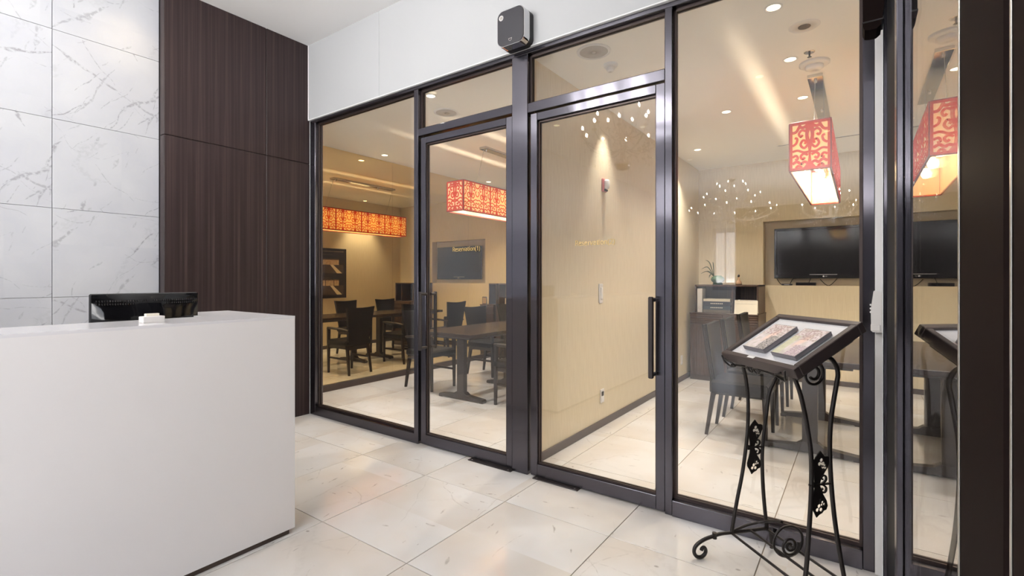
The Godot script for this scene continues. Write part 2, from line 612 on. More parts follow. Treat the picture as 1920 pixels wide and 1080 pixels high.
	for r in [[-5.25, -1.91, -4.32, -2.93, "left", 0], [-1.91, 1.4, -1.03, 0.35, "right", 1]]:
		var w := struct_root("wall_rear" if r[5] == 0 else "wall_rear_two", "beige back wall with television niche in the %s dining room" % r[4], "wall")
		var y0 := 1.22
		var y1 := 2.06
		obj("board", MB.new().span(Vector3(r[0], -0.1, BACK - 0.13), Vector3(r[2], CEIL, BACK)), M.wallpaper, w)
		obj("board", MB.new().span(Vector3(r[3], -0.1, BACK - 0.13), Vector3(r[1], CEIL, BACK)), M.wallpaper, w)
		obj("board", MB.new().span(Vector3(r[2], -0.1, BACK - 0.13), Vector3(r[3], y0, BACK)), M.wallpaper, w)
		obj("board", MB.new().span(Vector3(r[2], y1, BACK - 0.13), Vector3(r[3], CEIL, BACK)), M.wallpaper, w)
		obj("niche_back", MB.new().span(Vector3(r[0], -0.1, BACK - 0.25), Vector3(r[1], CEIL, BACK - 0.13)), M.niche, w)
	for s in [["baseboard_divider_right", Vector3(-1.85, 0, BACK), Vector3(-1.838, 0.065, -0.09), "dark baseboard along the dividing wall in the right dining room"],
			["baseboard_divider_left", Vector3(-1.982, 0, BACK), Vector3(-1.97, 0.065, -0.09), "dark baseboard along the dividing wall in the left dining room"],
			["baseboard_mirror", Vector3(-5.018, 0, BACK), Vector3(-4.998, 0.075, -0.09), "dark baseboard below the bronze mirror"],
			["baseboard_rear_left", Vector3(-5.0, 0, BACK), Vector3(-1.982, 0.06, BACK + 0.012), "dark baseboard on the back wall of the left dining room"],
			["baseboard_rear_right", Vector3(-1.838, 0, BACK), Vector3(1.2, 0.06, BACK + 0.012), "dark baseboard on the back wall of the right dining room"]]:
		struct(s[0], MB.new().span(s[1], s[2], 0.003), M.base_trim, s[3], "baseboard")
	# bronze mirror panels
	var mi := thing("wall_mirror", "bronze tinted mirror panels covering the left wall of the left dining room", "mirror")
	var cuts := [-0.10, -1.62, -3.15, BACK + 0.002]
	for k in 3:
		obj("mirror_panel", MB.new().span(Vector3(MIRROR - 0.012, 0.076, cuts[k + 1] + 0.0007), Vector3(MIRROR, CEIL - 0.002, cuts[k] - 0.0007)), M.mirror, mi)

func wall_opening(wall: Node3D, called: String, label: String, a: Vector3, e: Vector3) -> void:
	obj("spandrel", MB.new().span(Vector3(a.x, -0.1, a.z), Vector3(e.x, a.y, e.z)), M.plaster, wall)
	obj("lintel", MB.new().span(Vector3(a.x, e.y, a.z), Vector3(e.x, TOP, e.z)), M.plaster, wall)
	var n := struct_root(called, label, "window")
	var along_z := e.z - a.z > e.x - a.x
	var c := (a + e) * 0.5
	for k in 3:
		var u := 0.02 + k * 0.5 * ((e.z - a.z if along_z else e.x - a.x) - 0.04)
		var p := Vector3(c.x, c.y, a.z + u) if along_z else Vector3(a.x + u, c.y, c.z)
		obj("mullion", MB.new().box(p, Vector3(0.04, e.y - a.y, 0.04), 0.003), M.white, n)
	for y in [a.y + 0.02, e.y - 0.02]:
		obj("rail", MB.new().box(Vector3(c.x, y, c.z), Vector3(0.04, 0.04, e.z - a.z) if along_z else Vector3(e.x - a.x, 0.04, 0.04), 0.003), M.white, n)
	obj("pane", MB.new().box(c, Vector3(0.008, e.y - a.y, e.z - a.z) if along_z else Vector3(e.x - a.x, e.y - a.y, 0.008)), M.glass, n)

func bar(a: Vector3, e: Vector3, lng: int, b := 0.0025) -> MB:
	return MB.new().span(a, e, b, lng)

# ------------------------------------------------------------------ the glazed front
func facade() -> void:
	var tr := struct_root("trim_1", "dark metal frame posts and rails of the glazed front", "frame")
	for p in [[-4.318, -4.235, 0.0, 2.80], [-2.876, -2.829, 0.0, 2.80], [-1.918, -1.791, 0.0, 2.80], [-0.877, -0.836, 0.0, 2.80], [0.012, 0.056, 0.0, 2.80]]:
		obj("post", bar(Vector3(p[0], p[2], -0.085), Vector3(p[1], p[3], 0.0), 1), M.metal, tr)
	obj("head_rail", bar(Vector3(-4.318, 2.80, -0.085), Vector3(0.056, 2.828, 0.0), 0), M.metal, tr)
	obj("transom_bar", bar(Vector3(-2.829, 2.427, -0.085), Vector3(-1.918, 2.484, 0.0), 0), M.metal, tr)
	obj("transom_bar", bar(Vector3(-1.791, 2.405, -0.085), Vector3(-0.877, 2.467, 0.0), 0), M.metal, tr)
	obj("sill_rail", bar(Vector3(-4.235, 0.0, -0.085), Vector3(-2.876, 0.078, 0.0), 0), M.metal, tr)
	obj("sill_rail", bar(Vector3(-0.836, 0.0, -0.085), Vector3(0.012, 0.086, 0.006), 0), M.metal, tr)
	# fixed panes with their glazing stops
	var wins := [
		[-4.235, -2.876, 0.078, 2.80, "large fixed glass panel beside the dark wood panelling"],
		[-2.829, -1.918, 2.484, 2.80, "transom light above the left glass door"],
		[-1.791, -0.877, 2.467, 2.80, "transom light above the right glass door"],
		[-0.836, 0.012, 0.086, 2.80, "tall fixed glass panel behind the menu stand"]]
	for k in 4:
		var w = wins[k]
		var n := struct_root("window_%d" % (k + 1), w[4], "window")
		obj("pane", MB.new().span(Vector3(w[0], w[2], -0.056), Vector3(w[1], w[3], -0.046)), M.glass, n)
		var st := MB.new()
		for z in [-0.046, -0.068]:
			st.span(Vector3(w[0], w[2], z), Vector3(w[0] + 0.012, w[3], z + 0.012))
			st.span(Vector3(w[1] - 0.012, w[2], z), Vector3(w[1], w[3], z + 0.012))
			st.span(Vector3(w[0], w[2], z), Vector3(w[1], w[2] + 0.016, z + 0.012))
			st.span(Vector3(w[0], w[3] - 0.018, z), Vector3(w[1], w[3], z + 0.012))
		obj("glazing_stop", st, M.stop, n)
	glass_door("door_1", -2.809, -1.925, 2.413, 0, "Reservation(1)", -2.488, -2.224, 1.523, "left glass door with dark metal frame, gold wording over the television")
	glass_door("door_2", -1.770, -0.878, 2.393, 1, "Reservation(2)", -1.451, -1.187, 1.525, "right glass door with dark metal frame and long black pull handle")
	for q in [[-2.288, -1.909, "dark floor spring cover plate at the foot of the left glass door", -0.03], [-1.735, -1.404, "dark floor spring cover plate at the foot of the right glass door", -0.03]]:
		var c := thing("floor_spring_plate", q[2], "door hardware", Vector3((q[0] + q[1]) * 0.5, 0, 0.006), 0, "floor spring plates")
		obj("plate", MB.new().box(Vector3(0, 0.003, 0), Vector3(q[1] - q[0], 0.006, 0.05), 0.002), M.handle, c)
		for s in [-1, 1]:
			obj("screw", MB.new().lathe([Vector2(0.0, 0.006), Vector2(0.006, 0.006), Vector2(0.006, 0.0075), Vector2(0.0, 0.008)], 10, Vector3(s * (q[1] - q[0]) * 0.42, 0, 0.01)), M.satin, c)

func glass_door(called: String, x0: float, x1: float, top: float, hinge: int, words: String, tx0: float, tx1: float, ty: float, label: String) -> void:
	var d := struct_root(called, label, "door")
	var z0 := -0.062
	var z1 := -0.012 if hinge == 0 else -0.004
	var s := 0.051
	obj("stile", bar(Vector3(x0, 0.008, z0), Vector3(x0 + s, top, z1), 1), M.metal, d)
	obj("stile", bar(Vector3(x1 - s, 0.008, z0), Vector3(x1, top, z1), 1), M.metal, d)
	obj("top_rail", bar(Vector3(x0 + s, top - 0.05, z0), Vector3(x1 - s, top, z1), 0), M.metal, d)
	obj("bottom_rail", bar(Vector3(x0 + s, 0.008, z0), Vector3(x1 - s, 0.086, z1), 0), M.metal, d)
	obj("pane", MB.new().span(Vector3(x0 + s, 0.086, -0.042), Vector3(x1 - s, top - 0.05, -0.032)), M.glass, d)
	var st := MB.new()
	for z in [-0.032, -0.052]:
		st.span(Vector3(x0 + s, 0.086, z), Vector3(x0 + s + 0.008, top - 0.05, z + 0.010))
		st.span(Vector3(x1 - s - 0.008, 0.086, z), Vector3(x1 - s, top - 0.05, z + 0.010))
		st.span(Vector3(x0 + s, 0.086, z), Vector3(x1 - s, 0.096, z + 0.010))
		st.span(Vector3(x0 + s, top - 0.062, z), Vector3(x1 - s, top - 0.05, z + 0.010))
	obj("glazing_stop", st, M.stop, d)
	# pull handles on both faces
	var hx := x0 + s * 0.95 if hinge == 0 else x1 - s * 0.95
	for side in [[0.052, z1], [-0.115, z0]]:
		var h := MB.new()
		var sx := hx + (0.012 if hinge == 0 else -0.006)
		h.box(Vector3(sx - 0.004, 0.977, side[0]), Vector3(0.028, 0.452, 0.022), 0.005)
		var hd := obj("handle", h, M.handle, d)
		for y in [1.185, 0.77]:
			var arm := MB.new()
			arm.tube([Vector3(sx, y, side[0]), Vector3(sx, y, side[1])], 0.011, 12)
			obj("bracket", arm, M.handle, hd)
	# wording applied to the glass
	var tm := TextMesh.new()
	var f := SystemFont.new()
	f.font_names = PackedStringArray(["Droid Sans"])
	tm.font = f
	tm.text = words
	tm.font_size = 32
	tm.pixel_size = 0.0012
	tm.depth = 0.0016
	var sz := tm.get_aabb().size
	tm.pixel_size *= (tx1 - tx0) / sz.x
	var tx := obj("lettering", tm, M.gold, d)
	tx.position = Vector3((tx0 + tx1) * 0.5, ty, -0.0305)

# ------------------------------------------------------------------ glass return wall beside the camera
func return_wall() -> void:
	var r := struct_root("wall_return", "glazed return wall at the far right reflecting the dining room", "wall")
	obj("post", bar(Vector3(0.082, 0, 0.02), Vector3(0.126, TOP, 0.11), 1), M.metal, r)
	obj("edge_trim", MB.new().span(Vector3(0.079, 0, 0.09), Vector3(0.082, TOP, 0.112), 0.001), M.bead, r)
	obj("mullion", bar(Vector3(0.079, 0, 0.98), Vector3(0.0945, TOP, 1.06), 1), M.metal, r)
	obj("side_panel", bar(Vector3(0.0945, 0, 0.11), Vector3(0.12, TOP, 0.98), 1), mat(rgb8(30, 30, 34), 0.5, 0.0, 0.12), r)
	for x in [0.0945, 0.112]:
		obj("pane", MB.new().span(Vector3(x, 0, 0.985), Vector3(x + 0.006, TOP, 2.21)), M.dark_glass, r)
	obj("door_panel", MB.new().span(Vector3(0.084, 0, 2.007), Vector3(0.14, TOP, 2.195), 0.003), M.brown_panel, r)
	obj("door_panel", MB.new().span(Vector3(0.084, 0, 2.216), Vector3(0.14, TOP, 3.4), 0.003), M.brown_panel, r)
	obj("door_panel_trim", MB.new().span(Vector3(0.083, 0, 2.000), Vector3(0.0845, TOP, 2.008), 0.001), M.satin, r)
	obj("door_panel_trim", MB.new().span(Vector3(0.0832, 0, 2.213), Vector3(0.0845, TOP, 2.217), 0.001), M.satin, r)
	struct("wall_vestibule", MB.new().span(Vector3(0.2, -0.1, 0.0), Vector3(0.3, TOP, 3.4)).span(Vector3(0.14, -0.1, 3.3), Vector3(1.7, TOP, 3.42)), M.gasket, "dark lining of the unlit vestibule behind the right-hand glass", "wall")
	# door operator housing hanging from above in front of the last post
	var h := thing("operator_housing", "dark brown rounded housing hanging from above at the upper right post", "housing", Vector3(0.043, 2.28, 0.26))
	var pf := PackedVector2Array()
	for p in [[-0.032, 0.02], [-0.026, 0.004], [-0.012, 0.0], [0.012, 0.0], [0.026, 0.012], [0.036, 0.09], [0.036, 1.26], [-0.032, 1.26]]:
		pf.append(Vector2(p[0], p[1]))
	obj("casing", MB.new().prism(pf, -0.05, 0.05, Transform3D()), M.brown_panel, h)
	obj("end_seam", MB.new().span(Vector3(-0.034, 0.03, -0.052), Vector3(0.034, 0.036, 0.052), 0.001), M.gasket, h)
	# white switch box on the jamb
	var g := thing("door_switch", "white plastic door switch box fixed to the right-hand jamb", "switch", Vector3(0.069, 1.07, 0.03))
	obj("back_plate", MB.new().span(Vector3(-0.008, 0.0, -0.018), Vector3(0.03, 0.165, 0.012), 0.003), M.white_plastic, g)
	var pr := PackedVector2Array()
	for p in [[-0.026, 0.005], [-0.022, 0.0], [0.01, 0.0], [0.01, 0.175], [-0.016, 0.18], [-0.019, 0.176], [-0.028, 0.10], [-0.028, 0.06]]:
		pr.append(Vector2(p[0], p[1]))
	obj("cover", MB.new().prism(pr, 0.0, 0.03, Transform3D(Basis(), Vector3(0, 0, -0.008))), M.white_plastic, g)
	obj("lower_cap", MB.new().span(Vector3(-0.0285, 0.004, -0.006), Vector3(0.006, 0.034, 0.0245), 0.003), M.white_plastic, g)
	for y in [0.098, 0.114, 0.13]:
		obj("button", MB.new().box(Vector3(-0.029, y - 0.012, 0.006), Vector3(0.006, 0.008, 0.012), 0.002), M.white, g)

# ------------------------------------------------------------------ lamps of the lobby
func downlight(at: Vector3, label: String, group: String, c: Color, e: float, angle: float, r := 0.042) -> void:
	var d := thing("downlight", label, "ceiling light", at, 0, group)
	obj("trim_ring", MB.new().lathe([Vector2(r, 0.012), Vector2(r, -0.002), Vector2(r * 1.3, -0.004), Vector2(r * 1.34, 0.0)], 20), M.white, d)
	obj("lens", MB.new().disc(Vector3(0, -0.001, 0), r, Vector3.DOWN, 18), M.down, d)
	spot_light(d, Vector3(0, -0.012, 0), c, e, angle)

func chandelier(at: Vector3, r: float, tiers: Array, label: String, energy: float) -> void:
	var c := thing("chandelier", label, "chandelier", at, 0, "lobby chandeliers")
	obj("stem", MB.new().tube([Vector3(0, TOP - at.y, 0), Vector3(0, -0.35, 0)], 0.012, 8), M.chrome, c)
	obj("canopy", MB.new().lathe([Vector2(0.0, -0.05), Vector2(0.05, -0.045), Vector2(0.09, -0.01), Vector2(0.09, 0.0)], 16, Vector3(0, TOP - at.y, 0)), M.chrome, c)
	obj("bowl", MB.new().lathe([Vector2(0.0, -0.36), Vector2(0.07, -0.34), Vector2(0.1, -0.28), Vector2(0.03, -0.22), Vector2(0.02, 0.1), Vector2(0.05, 0.16), Vector2(0.0, 0.2)], 16), M.chrome, c)
	var arms := MB.new()
	var drops := MB.new()
	var rng := RandomNumberGenerator.new()
	rng.seed = 5
	for t in tiers:                            # [count, radius share, height, phase]
		for k in t[0]:
			var a: float = TAU * (k + t[3]) / t[0]
			var d := Vector3(cos(a), 0, sin(a))
			var q: float = r * t[1]
			arms.tube(smooth([Vector3(0, t[2] - 0.22, 0), d * q * 0.4 + Vector3(0, t[2] - 0.28, 0), d * q * 0.8 + Vector3(0, t[2] - 0.2, 0), d * q + Vector3(0, t[2] - 0.1, 0)], 3), 0.006, 5)
			arms.lathe([Vector2(0.0, -0.1), Vector2(0.035, -0.09), Vector2(0.012, -0.08), Vector2(0.011, -0.02)], 8, d * q + Vector3(0, t[2], 0))
			var b := obj("bulb", MB.new().lathe([Vector2(0.002, -0.016), Vector2(0.009, -0.004), Vector2(0.010, 0.009), Vector2(0.004, 0.026), Vector2(0.0, 0.034)], 8, Vector3.ZERO), M.candle, c)
			b.position = d * q + Vector3(0, t[2], 0)
			lamp_light(c, b.position + Vector3(0, 0.01, 0), COOL, energy, 0.01)
			for w in 14:
				var at2 := d * q * rng.randf_range(0.35, 1.08) + Vector3(rng.randf_range(-0.05, 0.05), t[2] - rng.randf_range(0.12, 0.42), rng.randf_range(-0.05, 0.05))
				var s := rng.randf_range(0.008, 0.017)
				drops.lathe([Vector2(0, -s * 1.8), Vector2(s * 0.7, -s * 0.3), Vector2(s * 0.55, s * 0.4), Vector2(0, s)], 5, at2)
	obj("arms", arms, M.chrome, c)
	obj("crystal_drops", drops, M.crystal, c).set_meta("kind", "stuff")

func lobby_lights() -> void:
	chandelier(Vector3(-2.2, 2.9, 2.5), 0.46, [[10, 1.0, 0.12, 0.0], [6, 0.62, 0.3, 0.5]], "crystal chandelier near the desk, mirrored in the right glass door", CHANDELIER)
	chandelier(Vector3(-2.35, 2.9, 9.0), 0.9, [[12, 1.0, 0.0, 0.2], [8, 0.66, 0.3, 0.0], [6, 0.35, 0.55, 0.5]], "larger crystal chandelier further back, mirrored in the fixed glass panel", CHANDELIER)
	chandelier(Vector3(-0.5, 2.9, 9.6), 0.55, [[9, 1.0, 0.0, 0.1], [6, 0.6, 0.25, 0.0]], "small crystal chandelier beside the larger one, mirrored above the television", CHANDELIER * 0.6)
	downlight(Vector3(-4.18, TOP, 1.42), "lobby downlight close to the marble wall washing its top slab", "lobby downlights", Color(1.0, 0.88, 0.70), SPOT_LOBBY * 1.6, 44.0)
	for p in [[-2.6, 0.9, "in front of the left glass door"], [-0.9, 0.9, "in front of the menu stand"], [-2.6, 4.2, "beside the chandelier nearest the desk"], [-0.9, 3.2, "just behind the camera"], [-3.6, 3.4, "over the staff side of the desk"],
			[-2.6, 6.6, "between the two large chandeliers"], [-0.4, 6.0, "before the middle side window"], [-3.4, 11.5, "near the narrow end window"], [-0.4, 11.5, "near the furthest side window"]]:
		downlight(Vector3(p[0], TOP, p[1]), "round white lobby downlight " + p[2], "lobby downlights", COOL, SPOT_LOBBY, 44.0)

# ------------------------------------------------------------------ ceilings of the rooms and what is set in them
func room_ceilings() -> void:
	struct("ceiling_left", MB.new().span(Vector3(-5.2, CEIL, -4.75), Vector3(-1.91, CEIL + 0.1, -0.085)), M.room_ceiling, "warm white ceiling of the left dining room", "ceiling")
	struct("ceiling_right", MB.new().span(Vector3(-1.91, CEIL, -4.75), Vector3(1.4, CEIL + 0.1, -0.085)), M.room_ceiling, "warm white ceiling of the right dining room", "ceiling")
	var g := "dining room downlights"
	for p in [[-2.93, -0.24, "downlight just inside the transom over the left glass door"], [-4.79, -1.30, "downlight by the bronze mirror, seen through the large fixed panel"],
			[-4.77, -3.35, "rear downlight by the bronze mirror beyond the left pendant lamp"], [-2.14, -3.4, "rear downlight beside the dividing wall over the hung poster"],
			[-2.2, -1.3, "front downlight beside the dividing wall in the left dining room"],
			[-0.396, -0.42, "downlight nearest the glass in the right dining room, above the round vent"], [-0.393, -1.22, "downlight beside the ceiling smoke detector in the right dining room"],
			[-0.39, -2.1, "downlight beside the pendant ceiling plate in the right dining room"], [-0.995, -2.1, "downlight left of the right pendant lamp, midway to the dividing wall"],
			[-1.565, -3.3, "rear downlight near the sideboard with the potted plant"], [-1.70, -1.3, "downlight washing the dividing wall above the red alarm"],
			[0.85, -1.3, "front downlight beside the right end wall"], [0.85, -3.3, "rear downlight beside the right end wall"]]:
		downlight(Vector3(p[0], CEIL, p[1]), p[2], g, WARM, SPOT_ROOM * (0.8 if absf(p[0] + 1.70) < 0.02 else 2.7 if absf(p[0] + 2.14) < 0.02 else 2.0 if p[0] < -2.0 else 1.8 if p[1] < -2.5 else 1.0), 32.0 if absf(p[0] + 1.70) < 0.02 else 40.0 if absf(p[0] + 2.14) < 0.02 else 56.0, 0.036)
	for p in [[-3.10, -0.61, "round grey ceiling speaker above the left glass door"], [-1.46, -0.31, "round grey ceiling speaker above the right glass door"]]:
		var s := thing("ceiling_speaker", p[2], "speaker", Vector3(p[0], CEIL, p[1]), 0, "ceiling speakers")
		obj("rim", MB.new().lathe([Vector2(0.095, -0.006), Vector2(0.112, -0.006), Vector2(0.115, 0.0)], 28), M.white, s)
		obj("grille", MB.new().lathe([Vector2(0.0, -0.008), Vector2(0.06, -0.007), Vector2(0.096, -0.004)], 28), mat(rgb8(182, 176, 168), 0.8), s)
		obj("badge", MB.new().lathe([Vector2(0.0, -0.011), Vector2(0.012, -0.011), Vector2(0.014, -0.007)], 12), M.satin, s)
	for p in [[-1.45, -0.56, "flat white smoke detector above the right glass door", 0.05], [-0.26, -1.38, "white dome smoke detector above the right pendant lamp", 0.095]]:
		var s := thing("smoke_detector", p[2], "smoke detector", Vector3(p[0], CEIL, p[1]))
		var k: float = p[3]
		obj("base", MB.new().lathe([Vector2(0.0, -0.024), Vector2(k * 0.86, -0.022), Vector2(k, -0.014), Vector2(k, 0.0)], 24), M.white, s)
		obj("chamber", MB.new().lathe([Vector2(0.0, -0.055), Vector2(k * 0.4, -0.053), Vector2(k * 0.58, -0.042), Vector2(k * 0.6, -0.02)], 24), M.white, s)
	var v := thing("gimbal_spot", "white round ceiling trim with a black slot, near the right fixed panel", "ceiling light", Vector3(-0.272, CEIL, -0.756))
	obj("trim_ring", MB.new().lathe([Vector2(0.0, -0.003), Vector2(0.08, -0.004), Vector2(0.085, 0.0)], 24), M.white, v)
	obj("slot", MB.new().lathe([Vector2(0.0, -0.007), Vector2(0.033, -0.006), Vector2(0.034, -0.003)], 18), M.black, v)
	var sp := thing("sprinkler", "small metal ceiling sprinkler head beside the dome smoke detector", "sprinkler", Vector3(-0.275, CEIL, -1.17))
	obj("escutcheon", MB.new().lathe([Vector2(0.0, -0.004), Vector2(0.03, -0.004), Vector2(0.034, 0.0)], 16), M.chrome, sp)
	obj("deflector", MB.new().lathe([Vector2(0.0, -0.035), Vector2(0.014, -0.034), Vector2(0.005, -0.028), Vector2(0.006, -0.004)], 12), M.black, sp)
	var ac := thing("slot_diffuser", "long thin linear air slot across the rear ceiling of the right room", "air vent", Vector3(0.1, CEIL, -3.65))
	obj("frame", MB.new().box(Vector3(0, -0.003, 0), Vector3(1.75, 0.006, 0.03), 0.002), M.white, ac)
	obj("slot", MB.new().box(Vector3(0, -0.006, 0), Vector3(1.72, 0.003, 0.012), 0.001), M.stop, ac)

# ------------------------------------------------------------------ reception desk
func desk() -> void:
	var d := thing("reception_desk", "large white solid-surface reception desk with a dark recessed plinth", "desk")
	var h := 1.112
	# an L-shaped block: the tall front ledge and the end panel return to the staff side
	var pl := PackedVector2Array([Vector2(-2.36, 1.30), Vector2(-2.36, 4.4), Vector2(-2.70, 4.4), Vector2(-2.70, 1.60), Vector2(-3.09, 1.60), Vector2(-3.09, 1.30)])
	var f := Transform3D(Basis(Vector3(1, 0, 0), Vector3(0, 0, 1), Vector3(0, 1, 0)), Vector3.ZERO)
	obj("body", MB.new().prism(pl, 0.026, h - 0.012, f), M.solid, d)
	var e := PackedVector2Array([Vector2(-2.3595, 1.2995), Vector2(-2.3595, 4.4), Vector2(-2.7005, 4.4), Vector2(-2.7005, 1.6005), Vector2(-3.0905, 1.6005), Vector2(-3.0905, 1.2995)])
	obj("top", MB.new().prism(e, h - 0.0125, h, f), mat(rgb8(232, 229, 230), 0.16, 0, 0.5), d)
	obj("plinth", MB.new().span(Vector3(-2.66, 0.0, 1.325), Vector3(-2.37, 0.027, 4.38)), mat(rgb8(70, 56, 48), 0.6), d)
	obj("staff_worktop", MB.new().span(Vector3(-3.35, 0.71, 1.60), Vector3(-2.70, 0.74, 4.4), 0.003), M.solid, d)
	obj("pedestal", MB.new().span(Vector3(-3.30, 0.0, 4.2), Vector3(-2.72, 0.71, 4.38), 0.003), M.solid, d)
	obj("pedestal", MB.new().span(Vector3(-3.08, 0.0, 1.62), Vector3(-2.72, 0.71, 1.66), 0.003), M.solid, d)
	# computer monitor on the staff worktop, its back towards the lobby
	var m := thing("computer_monitor", "black glossy computer monitor seen from behind above the reception desk", "monitor", Vector3(-2.82, 0.74, 1.79), deg_to_rad(-1.5))
	var rows := []
	var W := 0.214
	var H0 := 0.16
	var H1 := 0.489
	for i in 9:
		var line := []
		for j in 15:
			var u := -1.0 + 2.0 * j / 14.0
			var w := -1.0 + 2.0 * i / 8.0
			var bulge := 0.034 * (1.0 - pow(absf(u), 4.0)) * (1.0 - pow(absf(w), 4.0)) + (0.014 * exp(-pow((absf(u) - 0.0) * 2.4, 4.0)))
			line.append(Vector3(0.012 + bulge, lerpf(H0, H1, (w + 1) * 0.5), u * W))
		rows.append(line)
	var shell_b := MB.new()
	shell_b.grid(rows, false, false)
	if shell_b.n[shell_b.n.size() / 2].x < 0:
		shell_b = MB.new()
		shell_b.grid(rows, false, true)
	shell_b.span(Vector3(-0.012, H0, -W), Vector3(0.0125, H1, W), 0.005)
	obj("back_shell", shell_b, M.black_gloss, m)
	obj("bezel", MB.new().span(Vector3(-0.02, H0 - 0.003, -W - 0.004), Vector3(-0.006, H1 + 0.004, W + 0.004), 0.005), M.black, m)
	obj("screen", MB.new().span(Vector3(-0.0212, H0 + 0.018, -W + 0.014), Vector3(-0.0198, H1 - 0.014, W - 0.014)), M.screen, m)
	var vents := MB.new()
	for k in 44:
		for q in 2:
			var z := -0.2 + k * 0.0093
			if absf(z) > 0.012:
				vents.box(Vector3(0.0215 + 0.020 * (1.0 - pow(absf(z) / W, 4.0)), H1 - 0.03 - q * 0.014, z), Vector3(0.012, 0.008, 0.0032))
	obj("vent_slots", vents, M.gasket, m).set_meta("kind", "stuff")
	obj("stand", MB.new().span(Vector3(0.0, 0.01, -0.04), Vector3(0.03, 0.22, 0.04), 0.006), M.black, m)
	obj("foot", MB.new().lathe([Vector2(0.0, 0.0), Vector2(0.12, 0.0), Vector2(0.12, 0.008), Vector2(0.04, 0.016), Vector2(0.0, 0.016)], 24), M.black, m)
	# card holder on the ledge
	var c := thing("card_holder", "small white card holder standing on the desk ledge before the monitor", "card holder", Vector3(-2.50, h, 1.875), deg_to_rad(4))
	obj("tray", MB.new().box(Vector3(0, 0.014, 0), Vector3(0.045, 0.028, 0.082), 0.002), M.white_plastic, c)
	obj("cards", MB.new().box(Vector3(-0.006, 0.026, -0.002), Vector3(0.02, 0.026, 0.05), 0.001), M.paper, c)

func rounded(w: float, h: float, r: float, per := 7) -> PackedVector2Array:
	var out := PackedVector2Array()
	for q in [[1, 1, 0.0], [-1, 1, 90.0], [-1, -1, 180.0], [1, -1, 270.0]]:
		for k in per + 1:
			var a := deg_to_rad(q[2] + 90.0 * k / per)
			out.append(Vector2(q[0] * (w * 0.5 - r), q[1] * (h * 0.5 - r)) + Vector2(cos(a), sin(a)) * r)
	return out

func wall_device() -> void:
	var d := thing("scent_diffuser", "rounded black box with a chrome edge mounted on the white bulkhead", "wall device", Vector3(-1.838, 2.938, 0.02))
	var f := Transform3D()
	obj("back_body", MB.new().prism(rounded(0.214, 0.236, 0.045), 0.0, 0.045, f), M.black, d)
	obj("chrome_band", MB.new().prism(rounded(0.214, 0.236, 0.046), 0.045, 0.108, f), M.chrome, d)
	obj("front_panel", MB.new().prism(rounded(0.204, 0.226, 0.042), 0.108, 0.112, f), mat(rgb8(46, 45, 51), 0.4), d)
	var ring := MB.new()
	ring.tube(spiral(Vector2(-0.072, 0.072), 0.0145, 0.0145, 0.0, 1.0, 20).slice(0, 20).map(func(p): return Vector3(p.x, p.y, 0.112)), 0.0035, 8, true)
	obj("lens_ring", ring, M.white, d)
	obj("lens", MB.new().disc(Vector3(-0.072, 0.072, 0.1128), 0.012, Vector3(0, 0, 1), 16), M.satin, d)
	# small shield-like emblem with letters at the foot of the front panel
	var em := MB.new()
	em.ribbon([Vector2(-0.013, 0.008), Vector2(-0.011, -0.004), Vector2(0.0, -0.011), Vector2(0.011, -0.004), Vector2(0.013, 0.008)], 0.0022, 0.112, 0.1128, Transform3D(Basis(), Vector3(0, -0.083, 0)))
	for k in 3:
		em.ribbon([Vector2(-0.009 + k * 0.007, 0.006), Vector2(-0.0055 + k * 0.007, 0.001), Vector2(-0.003 + k * 0.007, 0.006)], 0.0018, 0.112, 0.1128, Transform3D(Basis(), Vector3(0, -0.081, 0)))
	obj("emblem", em, M.satin, d)

# ------------------------------------------------------------------ what is fixed to the room walls
func television(center: Vector3, w: float, h: float, label: String) -> void:
	var t := thing("television", label, "television", center)
	obj("casing", MB.new().span(Vector3(-w / 2, -h / 2, -0.07), Vector3(w / 2, h / 2, -0.012), 0.012), M.black, t)
	var bz := MB.new()
	for s in [[-w / 2, -h / 2, w / 2, -h / 2 + 0.05], [-w / 2, h / 2 - 0.032, w / 2, h / 2], [-w / 2, -h / 2 + 0.05, -w / 2 + 0.032, h / 2 - 0.032], [w / 2 - 0.032, -h / 2 + 0.05, w / 2, h / 2 - 0.032]]:
		bz.span(Vector3(s[0], s[1], -0.014), Vector3(s[2], s[3], 0.0), 0.004)
	obj("bezel", bz, M.black_gloss, t)
	obj("screen", MB.new().span(Vector3(-w / 2 + 0.03, -h / 2 + 0.048, -0.012), Vector3(w / 2 - 0.03, h / 2 - 0.03, -0.006)), M.screen, t)
	obj("light_strip", MB.new().span(Vector3(-0.17, -h / 2 + 0.046, -0.004), Vector3(0.12, -h / 2 + 0.051, 0.002), 0.001), M.satin, t)
	var lg := MB.new()
	lg.disc(Vector3(-0.021, -h / 2 + 0.026, 0.0012), 0.0095, Vector3(0, 0, 1), 14)
	obj("logo_mark", lg, M.satin, t)
	var tm := TextMesh.new()
	var f := SystemFont.new()
	f.font_names = PackedStringArray(["Droid Sans"])
	tm.font = f
	tm.text = "LG"
	tm.font_size = 32
	tm.pixel_size = 0.00055
	tm.depth = 0.001
	obj("logo_letters", tm, M.satin, t).position = Vector3(0.006, -h / 2 + 0.026, 0.001)
	obj("mount", MB.new().span(Vector3(-0.2, -0.15, -0.10), Vector3(0.2, 0.15, -0.07), 0.004), M.black, t)

